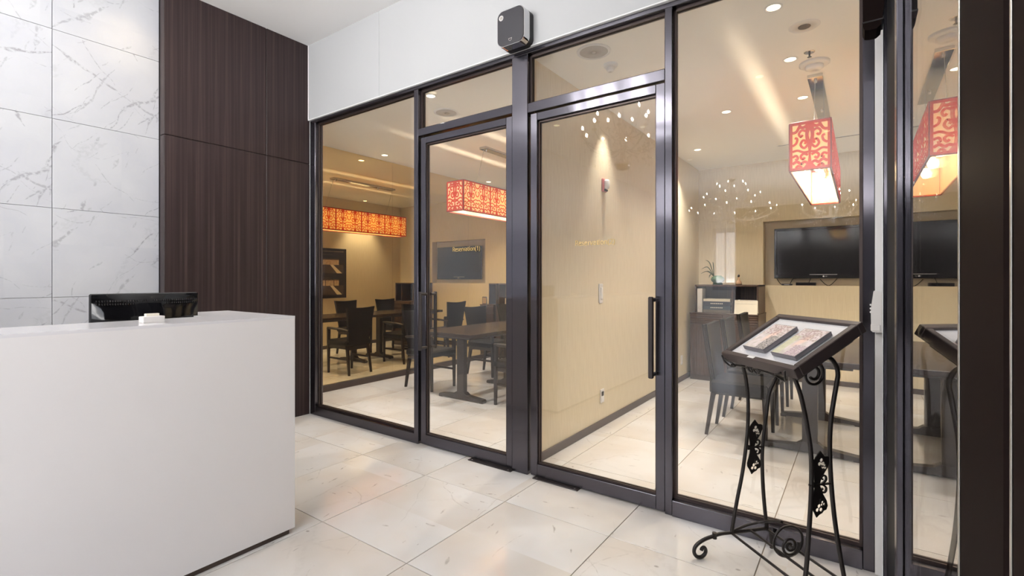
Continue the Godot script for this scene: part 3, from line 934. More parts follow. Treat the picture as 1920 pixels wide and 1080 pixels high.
func wall_plate(called: String, label: String, cat: String, at: Vector3, kind: int) -> void:     # on a wall facing +x
	var s := thing(called, label, cat, at)
	if kind == 0:
		obj("plate", MB.new().span(Vector3(0, -0.085, -0.035), Vector3(0.012, 0.085, 0.035), 0.004), M.white_plastic, s)
		obj("rocker", MB.new().span(Vector3(0.010, -0.052, -0.02), Vector3(0.020, 0.052, 0.02), 0.004), M.white, s)
	else:
		obj("plate", MB.new().span(Vector3(0, -0.06, -0.036), Vector3(0.010, 0.06, 0.036), 0.004), M.white_plastic, s)
		obj("socket", MB.new().span(Vector3(0.008, 0.0, -0.02), Vector3(0.0125, 0.04, 0.02), 0.002), M.black if kind == 1 else M.white, s)
		obj("socket", MB.new().span(Vector3(0.008, -0.045, -0.02), Vector3(0.0125, -0.008, 0.02), 0.002), M.white, s)

func rooms_fixtures() -> void:
	television(Vector3(-0.34, 1.633, BACK - 0.02), 1.13, 0.644, "wide black television in the wall niche of the right dining room")
	television(Vector3(-3.615, 1.62, BACK - 0.02), 1.13, 0.644, "black television in the left dining room, seen in the bronze mirror")
	wall_plate("light_switch", "tall white light switch on the dividing wall behind the right glass door", "switch", Vector3(-1.85, 1.175, -1.235), 0)
	wall_plate("wall_socket", "white low wall socket with a black insert behind the right glass door", "socket", Vector3(-1.85, 0.272, -1.265), 1)
	wall_plate("wall_socket", "white low wall socket near the rear corner by the sideboard", "socket", Vector3(-1.85, 0.27, -3.62), 2)
	var a := thing("fire_alarm", "red and white fire alarm lamp high on the dividing wall under the wall washer", "alarm", Vector3(-1.85, 2.13, -1.30))
	obj("base", MB.new().span(Vector3(0, -0.055, -0.042), Vector3(0.02, 0.06, 0.042), 0.006), M.alarm_red, a)
	obj("strobe", MB.new().lathe([Vector2(0.0, -0.04), Vector2(0.018, -0.036), Vector2(0.025, -0.02), Vector2(0.025, 0.03), Vector2(0.018, 0.042), Vector2(0.0, 0.046)], 16, Vector3(0.034, 0.007, 0.0)), M.white, a)
	obj("sounder", MB.new().span(Vector3(0.018, -0.05, -0.026), Vector3(0.034, -0.034, 0.026), 0.003), M.gasket, a)
	# poster on the dividing wall of the left room (seen in the mirror)
	var p := thing("poster", "dark poster with two banquet hall photos, seen in the bronze mirror", "poster", Vector3(-1.972, 0.946, -2.72))
	obj("frame", MB.new().span(Vector3(-0.016, 0.0, -0.36), Vector3(0.0, 0.935, 0.36), 0.003), M.black, p)
	var b := MB.new()
	b.face([Vector3(-0.0165, 0.008, -0.352), Vector3(-0.0165, 0.008, 0.352), Vector3(-0.0165, 0.927, 0.352), Vector3(-0.0165, 0.927, -0.352)], Vector3(-1, 0, 0), [Vector2(0, 1), Vector2(1, 1), Vector2(1, 0), Vector2(0, 0)])
	var pm := mat(Color.WHITE, 0.35)
	pm.albedo_texture = poster_print()
	obj("print", b, pm, p)
	# boxes and cables under the right television
	var s := thing("set_top_box", "flat black set-top box on the niche ledge under the right television", "electronics", Vector3(-0.55, 1.22, BACK - 0.055))
	obj("casing", MB.new().span(Vector3(-0.11, 0, -0.045), Vector3(0.11, 0.04, 0.045), 0.004), M.black, s)
	obj("front", MB.new().span(Vector3(-0.105, 0.006, 0.044), Vector3(0.105, 0.034, 0.047), 0.001), M.black_gloss, s)
	var m := thing("router", "small low black box left of the set-top box under the television", "electronics", Vector3(-0.76, 1.22, BACK - 0.055))
	obj("casing", MB.new().span(Vector3(-0.06, 0, -0.04), Vector3(0.06, 0.022, 0.04), 0.004), M.black, m)
	obj("lamp_row", MB.new().span(Vector3(-0.03, 0.008, 0.0395), Vector3(0.03, 0.012, 0.0405)), M.satin, m)
	var k := 0
	for c in [[-0.88, 1.31, -0.79, 1.235, -0.03], [-0.73, 1.235, -0.66, 1.31, 0.03], [-0.52, 1.255, -0.5, 1.31, 0.0], [-0.40, 1.30, -0.22, 1.31, -0.085]]:
		var a0 := Vector3(c[0], c[1], BACK - 0.06)
		var a1 := Vector3(c[2], c[3], BACK - 0.06)
		var mid := (a0 + a1) * 0.5 + Vector3(0, c[4], 0.015)
		var cb := obj("television_cable", MB.new().tube(smooth([a0, mid, a1], 6), 0.0045, 6), M.black)
		tag(cb, ["black cable from the television's left corner to the small box", "black cable rising from the small box to the television", "short black cable rising from the set-top box", "looped black cable hanging right of the set-top box"][k], "cable", "television cables")
		k += 1

func poster_print() -> ImageTexture:
	var w := 192
	var h := 250
	var im := Image.create(w, h, false, Image.FORMAT_RGB8)
	var nz := noise(0.06, 4, 4)
	for y in h:
		for x in w:
			var c := rgb8(30, 22, 20)
			for q in [[0.20, 0.50], [0.62, 0.94]]:
				var v: float = (float(y) / h - q[0]) / (q[1] - q[0])
				var u := float(x) / w
				if v > 0.0 and v < 1.0:
					if v < 0.42 and u > 0.22 and u < 0.80:
						c = rgb8(196, 168, 132) if v > 0.08 else rgb8(84, 58, 42)
						c = c.lerp(rgb8(150, 116, 88), clampf(nz.get_noise_2d(x, y), 0, 1))
						if q[0] > 0.5 and absf(fposmod(u * 8.0, 2.0) - 1.0) < 0.06:
							c = rgb8(60, 42, 32)
					elif v > 0.40 and u > 0.08 and u < 0.92:
						var d := nz.get_noise_2d(x * 5.0, y * 5.0)
						c = rgb8(58, 44, 36).lerp(rgb8(170, 146, 116), clampf(d * 1.8 - 0.2, 0, 1))
						var aisle: float = absf(u - (0.62 - v * 0.42)) - 0.02 - v * 0.06
						if aisle < 0.0:
							c = rgb8(222, 206, 176)
			im.set_pixel(x, y, c)
	var rng := RandomNumberGenerator.new()
	rng.seed = 8
	for row in [[12, 16, 120, 3], [30, 78, 66, 1], [150, 92, 70, 1]]:      # lines of lettering too small to read
		var x: int = row[1]
		while x < row[1] + row[2]:
			var l := rng.randi_range(2, 6)
			im.fill_rect(Rect2i(x, row[0], l, row[3]), rgb8(176, 156, 130))
			x += l + 2
	return ImageTexture.create_from_image(im)

# ------------------------------------------------------------------ tables, chairs, cabinets
func make_chair(arms: bool) -> Node3D:      # faces +x, stands at the origin; unnamed until placed
	var t := Node3D.new()
	var y := 0.45
	obj("seat", MB.new().span(Vector3(-0.215, y - (0.06 if arms else 0.10), -0.215), Vector3(0.225, y + 0.015, 0.215), 0.018), M.leather, t)
	var front := []
	var rear := []
	for i in 11:
		var u := i / 10.0
		var la := []
		var lb := []
		var half := lerpf(0.165, 0.222, pow(u, 1.3))
		for j in 9:
			var s := -1.0 + j / 4.0
			var x := -0.19 - 0.062 * pow(u, 1.3) - 0.022 * (1.0 - s * s) - 0.008 * sin(u * PI)
			var yy := 0.40 + 0.525 * u - (0.014 * (1.0 - s * s) if i == 10 else 0.0)
			la.append(Vector3(x + 0.02, yy, s * half))
			lb.append(Vector3(x - 0.02, yy, s * half))
		front.append(la)
		rear.append(lb)
	var b := MB.new()
	b.grid(front, false, true)
	b.grid(rear, false, false)
	for i in 10:
		for j in [0, 8]:
			b.face([front[i][j], front[i + 1][j], rear[i + 1][j], rear[i][j]], Vector3(0, 0, -1.0 if j == 0 else 1.0))
	for j in 8:
		b.face([front[10][j], front[10][j + 1], rear[10][j + 1], rear[10][j]], Vector3.UP)
		b.face([front[0][j], front[0][j + 1], rear[0][j + 1], rear[0][j]], Vector3.DOWN)
	obj("backrest", b, M.leather, t)
	for s in [-1.0, 1.0]:
		obj("leg", taper(Vector3(0.195, 0.62 if arms else y, s * 0.195), Vector3(0.205, 0, s * 0.19), 0.019, 0.012), M.chair_wood, t)
		obj("leg", taper(Vector3(-0.18, 0.43, s * 0.165), Vector3(-0.245, 0, s * 0.18), 0.019, 0.012), M.chair_wood, t)
		if arms:
			var r := MB.new()
			r.tube([Vector3(0.215, 0.622, s * 0.197), Vector3(0.1, 0.625, s * 0.205), Vector3(-0.1, 0.62, s * 0.205), Vector3(-0.235, 0.605, s * 0.188)], [0.017, 0.018, 0.016, 0.013], 8)
			obj("armrest", r, M.chair_wood, t)
		else:
			var e := []
			for i in 11:
				var u := i / 10.0
				e.append(Vector3(-0.19 - 0.062 * pow(u, 1.3) - 0.008 * sin(u * PI), 0.40 + 0.525 * u, s * (lerpf(0.165, 0.222, pow(u, 1.3)) + 0.006)))
			obj("back_post", MB.new().tube(e, 0.011, 6), M.chair_wood, t)
	var rail := MB.new()
	rail.span(Vector3(-0.2, y - 0.115, -0.185), Vector3(-0.17, y - 0.06, 0.185), 0.004)
	if arms:
		for s in [-1.0, 1.0]:
			rail.span(Vector3(-0.19, y - 0.10, s * 0.185 - 0.012), Vector3(0.2, y - 0.055, s * 0.185 + 0.012), 0.004)
			rail.span(Vector3(-0.21, 0.20, s * 0.182 - 0.008), Vector3(0.2, 0.225, s * 0.182 + 0.008), 0.003)
	obj("rail", rail, M.chair_wood, t)
	return t

func taper(top: Vector3, foot: Vector3, a: float, b: float) -> MB:
	var m := MB.new()
	var q := [[-1, -1], [1, -1], [1, 1], [-1, 1]]
	var hi := q.map(func(e): return top + Vector3(e[0], 0, e[1]) * a)
	var lo := q.map(func(e): return foot + Vector3(e[0], 0, e[1]) * b)
	for k in 4:
		var k2 := (k + 1) % 4
		m.face([hi[k], hi[k2], lo[k2], lo[k]], (hi[k] + hi[k2]) * 0.5 - top)
	m.face(hi, Vector3.UP)
	m.face(lo, Vector3.DOWN)
	return m

func place_chair(src: Node3D, x: float, z: float, turn: float, label: String, group: String) -> void:
	var c: Node3D = src.duplicate()
	c.name = numbered("dining_chair")
	add_child(c)
	c.position = Vector3(x, 0, z)
	c.rotation.y = deg_to_rad(turn)
	tag(c, label, "chair", group)

func table(x0: float, x1: float, z0: float, z1: float, peds: Array, label: String) -> void:
	var cx := (x0 + x1) * 0.5
	var t := thing("dining_table", label, "table", Vector3(cx, 0, (z0 + z1) * 0.5), 0, "dark dining tables")
	var w := x1 - x0
	var l := z1 - z0
	obj("tabletop", MB.new().box(Vector3(0, 0.725, 0), Vector3(w, 0.04, l), 0.004), M.table_top, t)
	obj("apron", MB.new().box(Vector3(0, 0.69, 0), Vector3(w * 0.72, 0.03, l * 0.86), 0.003), M.table_base, t)
	for p in peds:
		var pz: float = p - (z0 + z1) * 0.5
		var pd := obj("pedestal", MB.new().box(Vector3(0, 0.36, pz), Vector3(0.10, 0.64, 0.06), 0.004), M.table_base, t)
		var f := PackedVector2Array([Vector2(-0.31, 0.0), Vector2(-0.27, 0.0), Vector2(-0.26, 0.01), Vector2(0.26, 0.01), Vector2(0.27, 0.0), Vector2(0.31, 0.0), Vector2(0.312, 0.022), Vector2(0.30, 0.036), Vector2(0.09, 0.058), Vector2(0.055, 0.085), Vector2(-0.055, 0.085), Vector2(-0.09, 0.058), Vector2(-0.30, 0.036), Vector2(-0.312, 0.022)])
		obj("foot", MB.new().prism(f, -0.035, 0.035, Transform3D(Basis(), Vector3(0, 0, pz))), M.table_base, pd)

func sideboard(x0: float, x1: float, hx0: float, hx1: float, label: String) -> void:
	var zf := -3.83
	var s := thing("sideboard", label, "cabinet", Vector3(x0, 0, zf), 0, "dark wood sideboards")
	var w := x1 - x0
	var dp := zf - BACK - 0.014
	obj("body", MB.new().span(Vector3(0, 0.0, -dp), Vector3(w, 0.85, -0.012), 0.002), M.cabinet, s)
	obj("worktop", MB.new().span(Vector3(-0.004, 0.85, -dp), Vector3(w + 0.004, 0.868, 0.004), 0.003), M.cabinet, s)
	obj("plinth", MB.new().span(Vector3(0.01, 0.0, -0.02), Vector3(w - 0.01, 0.06, -0.008), 0.002), M.base_trim, s)
	# fluted drawer band and two fluted doors
	var n := maxi(1, roundi(w / 0.4))
	for k in n:
		var a := w * k / n + 0.003
		var e := w * (k + 1) / n - 0.003
		var dr := MB.new().span(Vector3(a, 0.73, -0.012), Vector3(e, 0.846, 0.002), 0.002)
		for q in 4:
			dr.span(Vector3(a + 0.004, 0.738 + q * 0.027, 0.002), Vector3(e - 0.004, 0.757 + q * 0.027, 0.008), 0.003)
		obj("drawer", dr, M.cabinet, s)
		var d := MB.new().span(Vector3(a, 0.065, -0.012), Vector3(e, 0.724, 0.002), 0.002)
		var f := int((e - a) / 0.03)
		for q in f:
			d.span(Vector3(a + 0.004 + q * 0.03, 0.07, 0.002), Vector3(a + 0.026 + q * 0.03, 0.72, 0.009), 0.003)
		obj("door", d, M.cabinet, s)
	# hutch with an open front
	var y0 := 0.868
	var y1 := 1.228
	var a2 := hx0 - x0
	var e2 := hx1 - x0
	var zf2 := -0.08
	var hu := MB.new()
	hu.span(Vector3(a2, y0, -dp), Vector3(a2 + 0.018, y1, zf2), 0.002)
	hu.span(Vector3(e2 - 0.018, y0, -dp), Vector3(e2, y1, zf2), 0.002)
	hu.span(Vector3(a2, y1 - 0.02, -dp), Vector3(e2, y1, zf2), 0.002)
	hu.span(Vector3(a2 + 0.018, y0, -dp), Vector3(e2 - 0.018, y1 - 0.02, -dp + 0.01))
	if e2 - a2 > 0.4:
		hu.span(Vector3((a2 + e2) * 0.5 + 0.072, y0, -dp + 0.01), Vector3((a2 + e2) * 0.5 + 0.085, y1 - 0.02, zf2 - 0.002), 0.002)
	obj("hutch", hu, M.cabinet, s)

func furniture() -> void:
	table(-3.87, -3.13, -2.38, -1.0, [-1.28, -2.13], "dark dining table nearest the glass in the left room, below the pendant")
	table(-3.87, -3.13, -3.78, -2.40, [-2.64, -3.50], "dark dining table at the rear of the left room, behind the front one")
	table(-0.67, 0.07, -2.95, -1.22, [-1.57, -2.60], "dark dining table in the right room behind the menu stand")
	var arm := make_chair(true)
	var ga := "black leather armchairs around the left room tables"
	place_chair(arm, -4.22, -1.53, 0, "black armchair on the mirror side, nearest the large fixed glass panel", ga)
	place_chair(arm, -4.14, -2.57, 0, "black armchair on the mirror side, second from the glass front", ga)
	place_chair(arm, -4.25, -3.45, 0, "black armchair on the mirror side, at the rear table's far end", ga)
	place_chair(arm, -2.86, -1.5, 180, "black armchair opposite the mirror, nearest the left glass door", ga)
	place_chair(arm, -2.86, -2.62, 180, "black armchair below the poster, reflected left of the mirror seam", ga)
	place_chair(arm, -2.86, -3.5, 180, "black armchair opposite the mirror, nearest the rear sideboard", ga)
	arm.free()
	var side := make_chair(false)
	var gs := "black leather side chairs in the right dining room"
	place_chair(side, -0.80, -1.767, 0, "black high-backed side chair nearest the glass, left of the menu stand", gs)
	place_chair(side, -0.80, -2.40, 0, "middle black side chair of the row left of the right-room table", gs)
	place_chair(side, -0.80, -3.17, 0, "black side chair nearest the sideboard in the right-room row", gs)
	side.free()
	sideboard(-1.80, -0.995, -1.76, -1.005, "dark wood sideboard with open hutch holding books under the potted plant")
	sideboard(-2.95, -2.43, -2.95, -2.43, "dark wood sideboard beside the dividing wall, seen in the bronze mirror")
	sideboard(-4.998, -4.70, -4.998, -4.83, "narrow dark wood sideboard in the corner at the end of the bronze mirror")

# ------------------------------------------------------------------ red fretwork pendant lamps
func fret(w: float, h: float, f: Transform3D, m: MB, full := true) -> void:
	# frame
	var e := 0.016 if full else 0.010
	for s in [-1.0, 1.0]:
		m.ribbon([Vector2(s * (w / 2 - e / 2), -h / 2), Vector2(s * (w / 2 - e / 2), h / 2)], e, 0.0, 0.004, f)
		m.ribbon([Vector2(-w / 2, s * (h / 2 - e / 2)), Vector2(w / 2, s * (h / 2 - e / 2))], e, 0.0, 0.004, f)
	var reps := 1 if full else 2
	var cw := (w - 2 * e) / reps
	for r in reps:
		var cx := -w / 2 + e + cw * (r + 0.5)
		var kx := cw * 0.5
		var ky := h * 0.5 - e
		var g := f * Transform3D(Basis(), Vector3(cx, 0, 0))
		var t := 0.0145 if full else 0.0095
		# spindle in the middle with its leaf-shaped eye
		var wid := [0.016, 0.02, 0.034, 0.05, 0.04, 0.024, 0.018, 0.026, 0.020]
		var mid := [Vector2(0, -ky), Vector2(0, -ky * 0.78), Vector2(0, -ky * 0.5), Vector2(0, -ky * 0.2), Vector2(0, 0.0)]
		m.ribbon(mid, [0.07, 0.022, 0.012, 0.016, 0.024].map(func(q): return q * (1.0 if full else 0.7)), 0.0, 0.003, g)
		for s in [-1.0, 1.0]:
			var arc := []
			for i in 8:
				var u := i / 7.0
				arc.append(Vector2(s * kx * 0.16 * sin(u * PI), lerpf(0.0, ky, u)))
			m.ribbon(arc, [t * 1.4, t * 1.6, t * 1.5, t * 1.4, t * 1.4, t * 1.7, t * 2.4, t * 3.6], 0.0, 0.003, g)
			var X := func(a: Array) -> Array: return a.map(func(p): return Vector2(p.x * s, p.y))
			# large upper volute and its counter curl
			m.ribbon(X.call(smooth([Vector2(0.02 * kx, 0.02), Vector2(kx * 0.30, -ky * 0.10), Vector2(kx * 0.52, ky * 0.06), Vector2(kx * 0.40, ky * 0.26), Vector2(kx * 0.22, ky * 0.20), Vector2(kx * 0.28, ky * 0.08)], 4)), t, 0.0, 0.003, g)
			m.ribbon(X.call(smooth([Vector2(kx * 0.12, ky * 0.62), Vector2(kx * 0.42, ky * 0.74), Vector2(kx * 0.62, ky * 0.60), Vector2(kx * 0.52, ky * 0.44), Vector2(kx * 0.40, ky * 0.52)], 4)), t, 0.0, 0.003, g)
			m.ribbon(X.call(smooth([Vector2(kx, ky * 0.05), Vector2(kx * 0.78, ky * 0.16), Vector2(kx * 0.72, ky * 0.36), Vector2(kx * 0.86, ky * 0.42)], 4)), t, 0.0, 0.003, g)
			m.ribbon(X.call(smooth([Vector2(kx, ky * 0.66), Vector2(kx * 0.78, ky * 0.70), Vector2(kx * 0.62, ky * 0.88), Vector2(kx * 0.55, ky)], 4)), t * 1.2, 0.0, 0.003, g)
			m.ribbon(X.call(smooth([Vector2(kx * 0.10, ky * 0.98), Vector2(kx * 0.35, ky * 0.86), Vector2(kx * 0.60, ky * 0.90)], 4)), t * 1.3, 0.0, 0.003, g)
			# middle sweep and lower volutes
			m.ribbon(X.call(smooth([Vector2(kx, -ky * 0.22), Vector2(kx * 0.70, -ky * 0.18), Vector2(kx * 0.34, -ky * 0.30), Vector2(0.0, -ky * 0.28)], 4)), t, 0.0, 0.003, g)
			m.ribbon(X.call(smooth([Vector2(kx * 0.10, -ky * 0.44), Vector2(kx * 0.34, -ky * 0.36), Vector2(kx * 0.52, -ky * 0.48), Vector2(kx * 0.40, -ky * 0.62), Vector2(kx * 0.28, -ky * 0.54)], 4)), t, 0.0, 0.003, g)
			m.ribbon(X.call(smooth([Vector2(kx, -ky * 0.48), Vector2(kx * 0.78, -ky * 0.42), Vector2(kx * 0.68, -ky * 0.56), Vector2(kx * 0.84, -ky * 0.62)], 4)), t, 0.0, 0.003, g)
			m.ribbon(X.call(smooth([Vector2(kx, -ky * 0.80), Vector2(kx * 0.74, -ky * 0.70), Vector2(kx * 0.50, -ky * 0.82), Vector2(kx * 0.30, -ky * 0.74), Vector2(0.0, -ky * 0.86)], 4)), t * 1.2, 0.0, 0.003, g)
			m.ribbon(X.call(smooth([Vector2(kx * 0.80, -ky), Vector2(kx * 0.66, -ky * 0.90), Vector2(kx * 0.45, -ky)], 4)), t, 0.0, 0.003, g)

func pendant(at: Vector3, length: float, n: int, label: String) -> void:
	# at: middle of the lower opening; the lamp is long in z
	var p := thing("pendant_lamp", label, "pendant lamp", at, 0, "red fretwork pendant lamps")
	var w := 0.234
	var h := 0.322
	var hl := length * 0.5
	var fr := MB.new()
	for x in [-1.0, 1.0]:
		for y in [0.0, h]:
			fr.span(Vector3(x * w / 2 - 0.006, y - 0.006, -hl), Vector3(x * w / 2 + 0.006, y + 0.006, hl), 0.001)
		for z in [-1.0, 1.0]:
			fr.span(Vector3(x * w / 2 - 0.006, 0, z * hl - 0.006), Vector3(x * w / 2 + 0.006, h, z * hl + 0.006), 0.001)
	for y in [0.0, h]:
		for z in [-1.0, 1.0]:
			fr.span(Vector3(-w / 2, y - 0.006, z * hl - 0.006), Vector3(w / 2, y + 0.006, z * hl + 0.006), 0.001)
	for z in [-0.5, 0.5]:
		fr.span(Vector3(-w / 2, h - 0.02, z * length * 0.62 - 0.008), Vector3(w / 2, h - 0.012, z * length * 0.62 + 0.008), 0.001)
	obj("frame", fr, mat(rgb8(128, 52, 40), 0.35, 0.5), p)
	var em := MB.new()
	fret(w, h, Transform3D(), em)
	var end := em.mesh()
	var sm := MB.new()
	fret(length / n, h, Transform3D(), sm, false)
	var side := sm.mesh()
	for s in [-1.0, 1.0]:
		var o := obj("end_panel", end, M.red, p)
		o.transform = Transform3D(Basis(Vector3.UP, 0.0 if s > 0 else PI), Vector3(0, h / 2, s * (hl + 0.003)))
		for k in n:
			var q := obj("side_panel", side, M.red, p)
			q.transform = Transform3D(Basis(Vector3.UP, s * PI / 2), Vector3(s * (w / 2 + 0.003), h / 2, -hl + length * (k + 0.5) / n))
	var li := MB.new()
	for s in [-1.0, 1.0]:
		li.span(Vector3(s * (w / 2 - 0.002) - 0.001, 0.0, -hl), Vector3(s * (w / 2 - 0.002) + 0.001, h, hl))
		li.span(Vector3(-w / 2, 0.0, s * (hl - 0.002) - 0.001), Vector3(w / 2, h, s * (hl - 0.002) + 0.001))
	li.span(Vector3(-w * 0.33, h - 0.012, -hl + 0.004), Vector3(w * 0.33, h - 0.010, hl - 0.004))
	obj("fabric_liner", li, M.liner, p)
	var rail := MB.new().span(Vector3(-0.02, h - 0.06, -hl + 0.02), Vector3(0.02, h - 0.03, hl - 0.02), 0.004)
	obj("socket_rail", rail, M.chrome, p)
	for k in n:
		var z := hl - length * (k + 0.5) / n
		var so := obj("socket", MB.new().lathe([Vector2(0.016, h - 0.12), Vector2(0.02, h - 0.10), Vector2(0.02, h - 0.06)], 12, Vector3(0, 0, z)), M.chrome, p)
		so.name = so.name
		obj("bulb", MB.new().lathe([Vector2(0.0, -0.075), Vector2(0.02, -0.07), Vector2(0.031, -0.05), Vector2(0.033, -0.03), Vector2(0.022, -0.005), Vector2(0.014, 0.015)], 14, Vector3(0, 0, 0)), M.bulb, p).position = Vector3(0, h - 0.13, z)
		lamp_light(p, Vector3(0, h - 0.165, z), LAMP, 0.32, 0.02)
	# chromed ceiling plate and the two suspension cables
	var up := CEIL - at.y
	obj("ceiling_plate", MB.new().span(Vector3(-0.05, up - 0.028, -0.75), Vector3(0.05, up, 0.45), 0.003), M.chrome, p)
	for z in [-0.31 * length, 0.31 * length]:
		obj("cable", MB.new().tube([Vector3(0.0, h - 0.015, z), Vector3(0.0, up - 0.02, z - 0.15)], 0.0022, 6), M.satin, p)
	for z in [-0.42, 0.38]:
		obj("cable_grip", MB.new().lathe([Vector2(0.0, -0.02), Vector2(0.01, -0.018), Vector2(0.012, 0.0)], 12, Vector3(0, up - 0.028, z)), M.chrome, p)

func pendants() -> void:
	pendant(Vector3(-3.554, 2.04, -2.15), 1.84, 4, "long red fretwork pendant lamp over the left room tables")
	pendant(Vector3(-0.271, 2.04, -2.05), 1.82, 4, "red fretwork pendant lamp seen end-on above the right room table")

# ------------------------------------------------------------------ wrought iron menu stand
const MS := Vector3(-0.264, 0, 0.287)
const MA := Vector3(0.725, 0, 0.689)       # along the board, far left to near right
const MN := Vector3(-0.689, 0, 0.725)      # towards the reader

func sp(side: float, s: float, y: float) -> Vector3:
	return MS + MA * side + MN * s + Vector3(0, y, 0)

func ornament(cx: float, flip: float) -> Array:
	var pl := PackedVector2Array()
	for q in [[-0.014, 0.130], [-0.024, 0.117], [-0.032, 0.108], [-0.046, 0.107], [-0.054, 0.102], [-0.054, 0.084], [-0.045, 0.062], [-0.028, 0.038], [-0.017, 0.020], [-0.012, 0.006],
			[-0.012, -0.006], [-0.017, -0.020], [-0.026, -0.040], [-0.042, -0.066], [-0.046, -0.086], [-0.040, -0.100], [-0.028, -0.104], [-0.022, -0.112], [-0.008, -0.118], [0.004, -0.128],
			[0.014, -0.108], [0.026, -0.090], [0.028, -0.074], [0.020, -0.050], [0.014, -0.026], [0.012, -0.010], [0.022, -0.012], [0.030, -0.004], [0.030, 0.004], [0.022, 0.012], [0.012, 0.010],
			[0.013, 0.026], [0.018, 0.050], [0.020, 0.076], [0.014, 0.096], [0.006, 0.108], [-0.004, 0.120]]:
		pl.append(Vector2(cx + q[0] * flip, q[1]))
	return [pl]

func clover(c: Vector2, r: float, lean: float) -> Array:      # cut-outs: three lobes and a stalk, as polygons
	var out := []
	for k in 3:
		var a := deg_to_rad(90.0 + 120.0 * k) + lean
		var p := PackedVector2Array()
		for i in 10:
			p.append(c + Vector2(cos(a), sin(a)) * r * 0.75 + Vector2(cos(TAU * i / 10.0), sin(TAU * i / 10.0)) * r * 0.62)
		out.append(p)
	var d := Vector2(sin(lean) - 0.12, -1.0)
	out.append(PackedVector2Array([c + Vector2(-r * 0.16, 0), c + d * r * 3.0 + Vector2(-r * 0.12, 0), c + d * r * 3.0 + Vector2(r * 0.12, 0), c + Vector2(r * 0.2, 0)]))
	return out

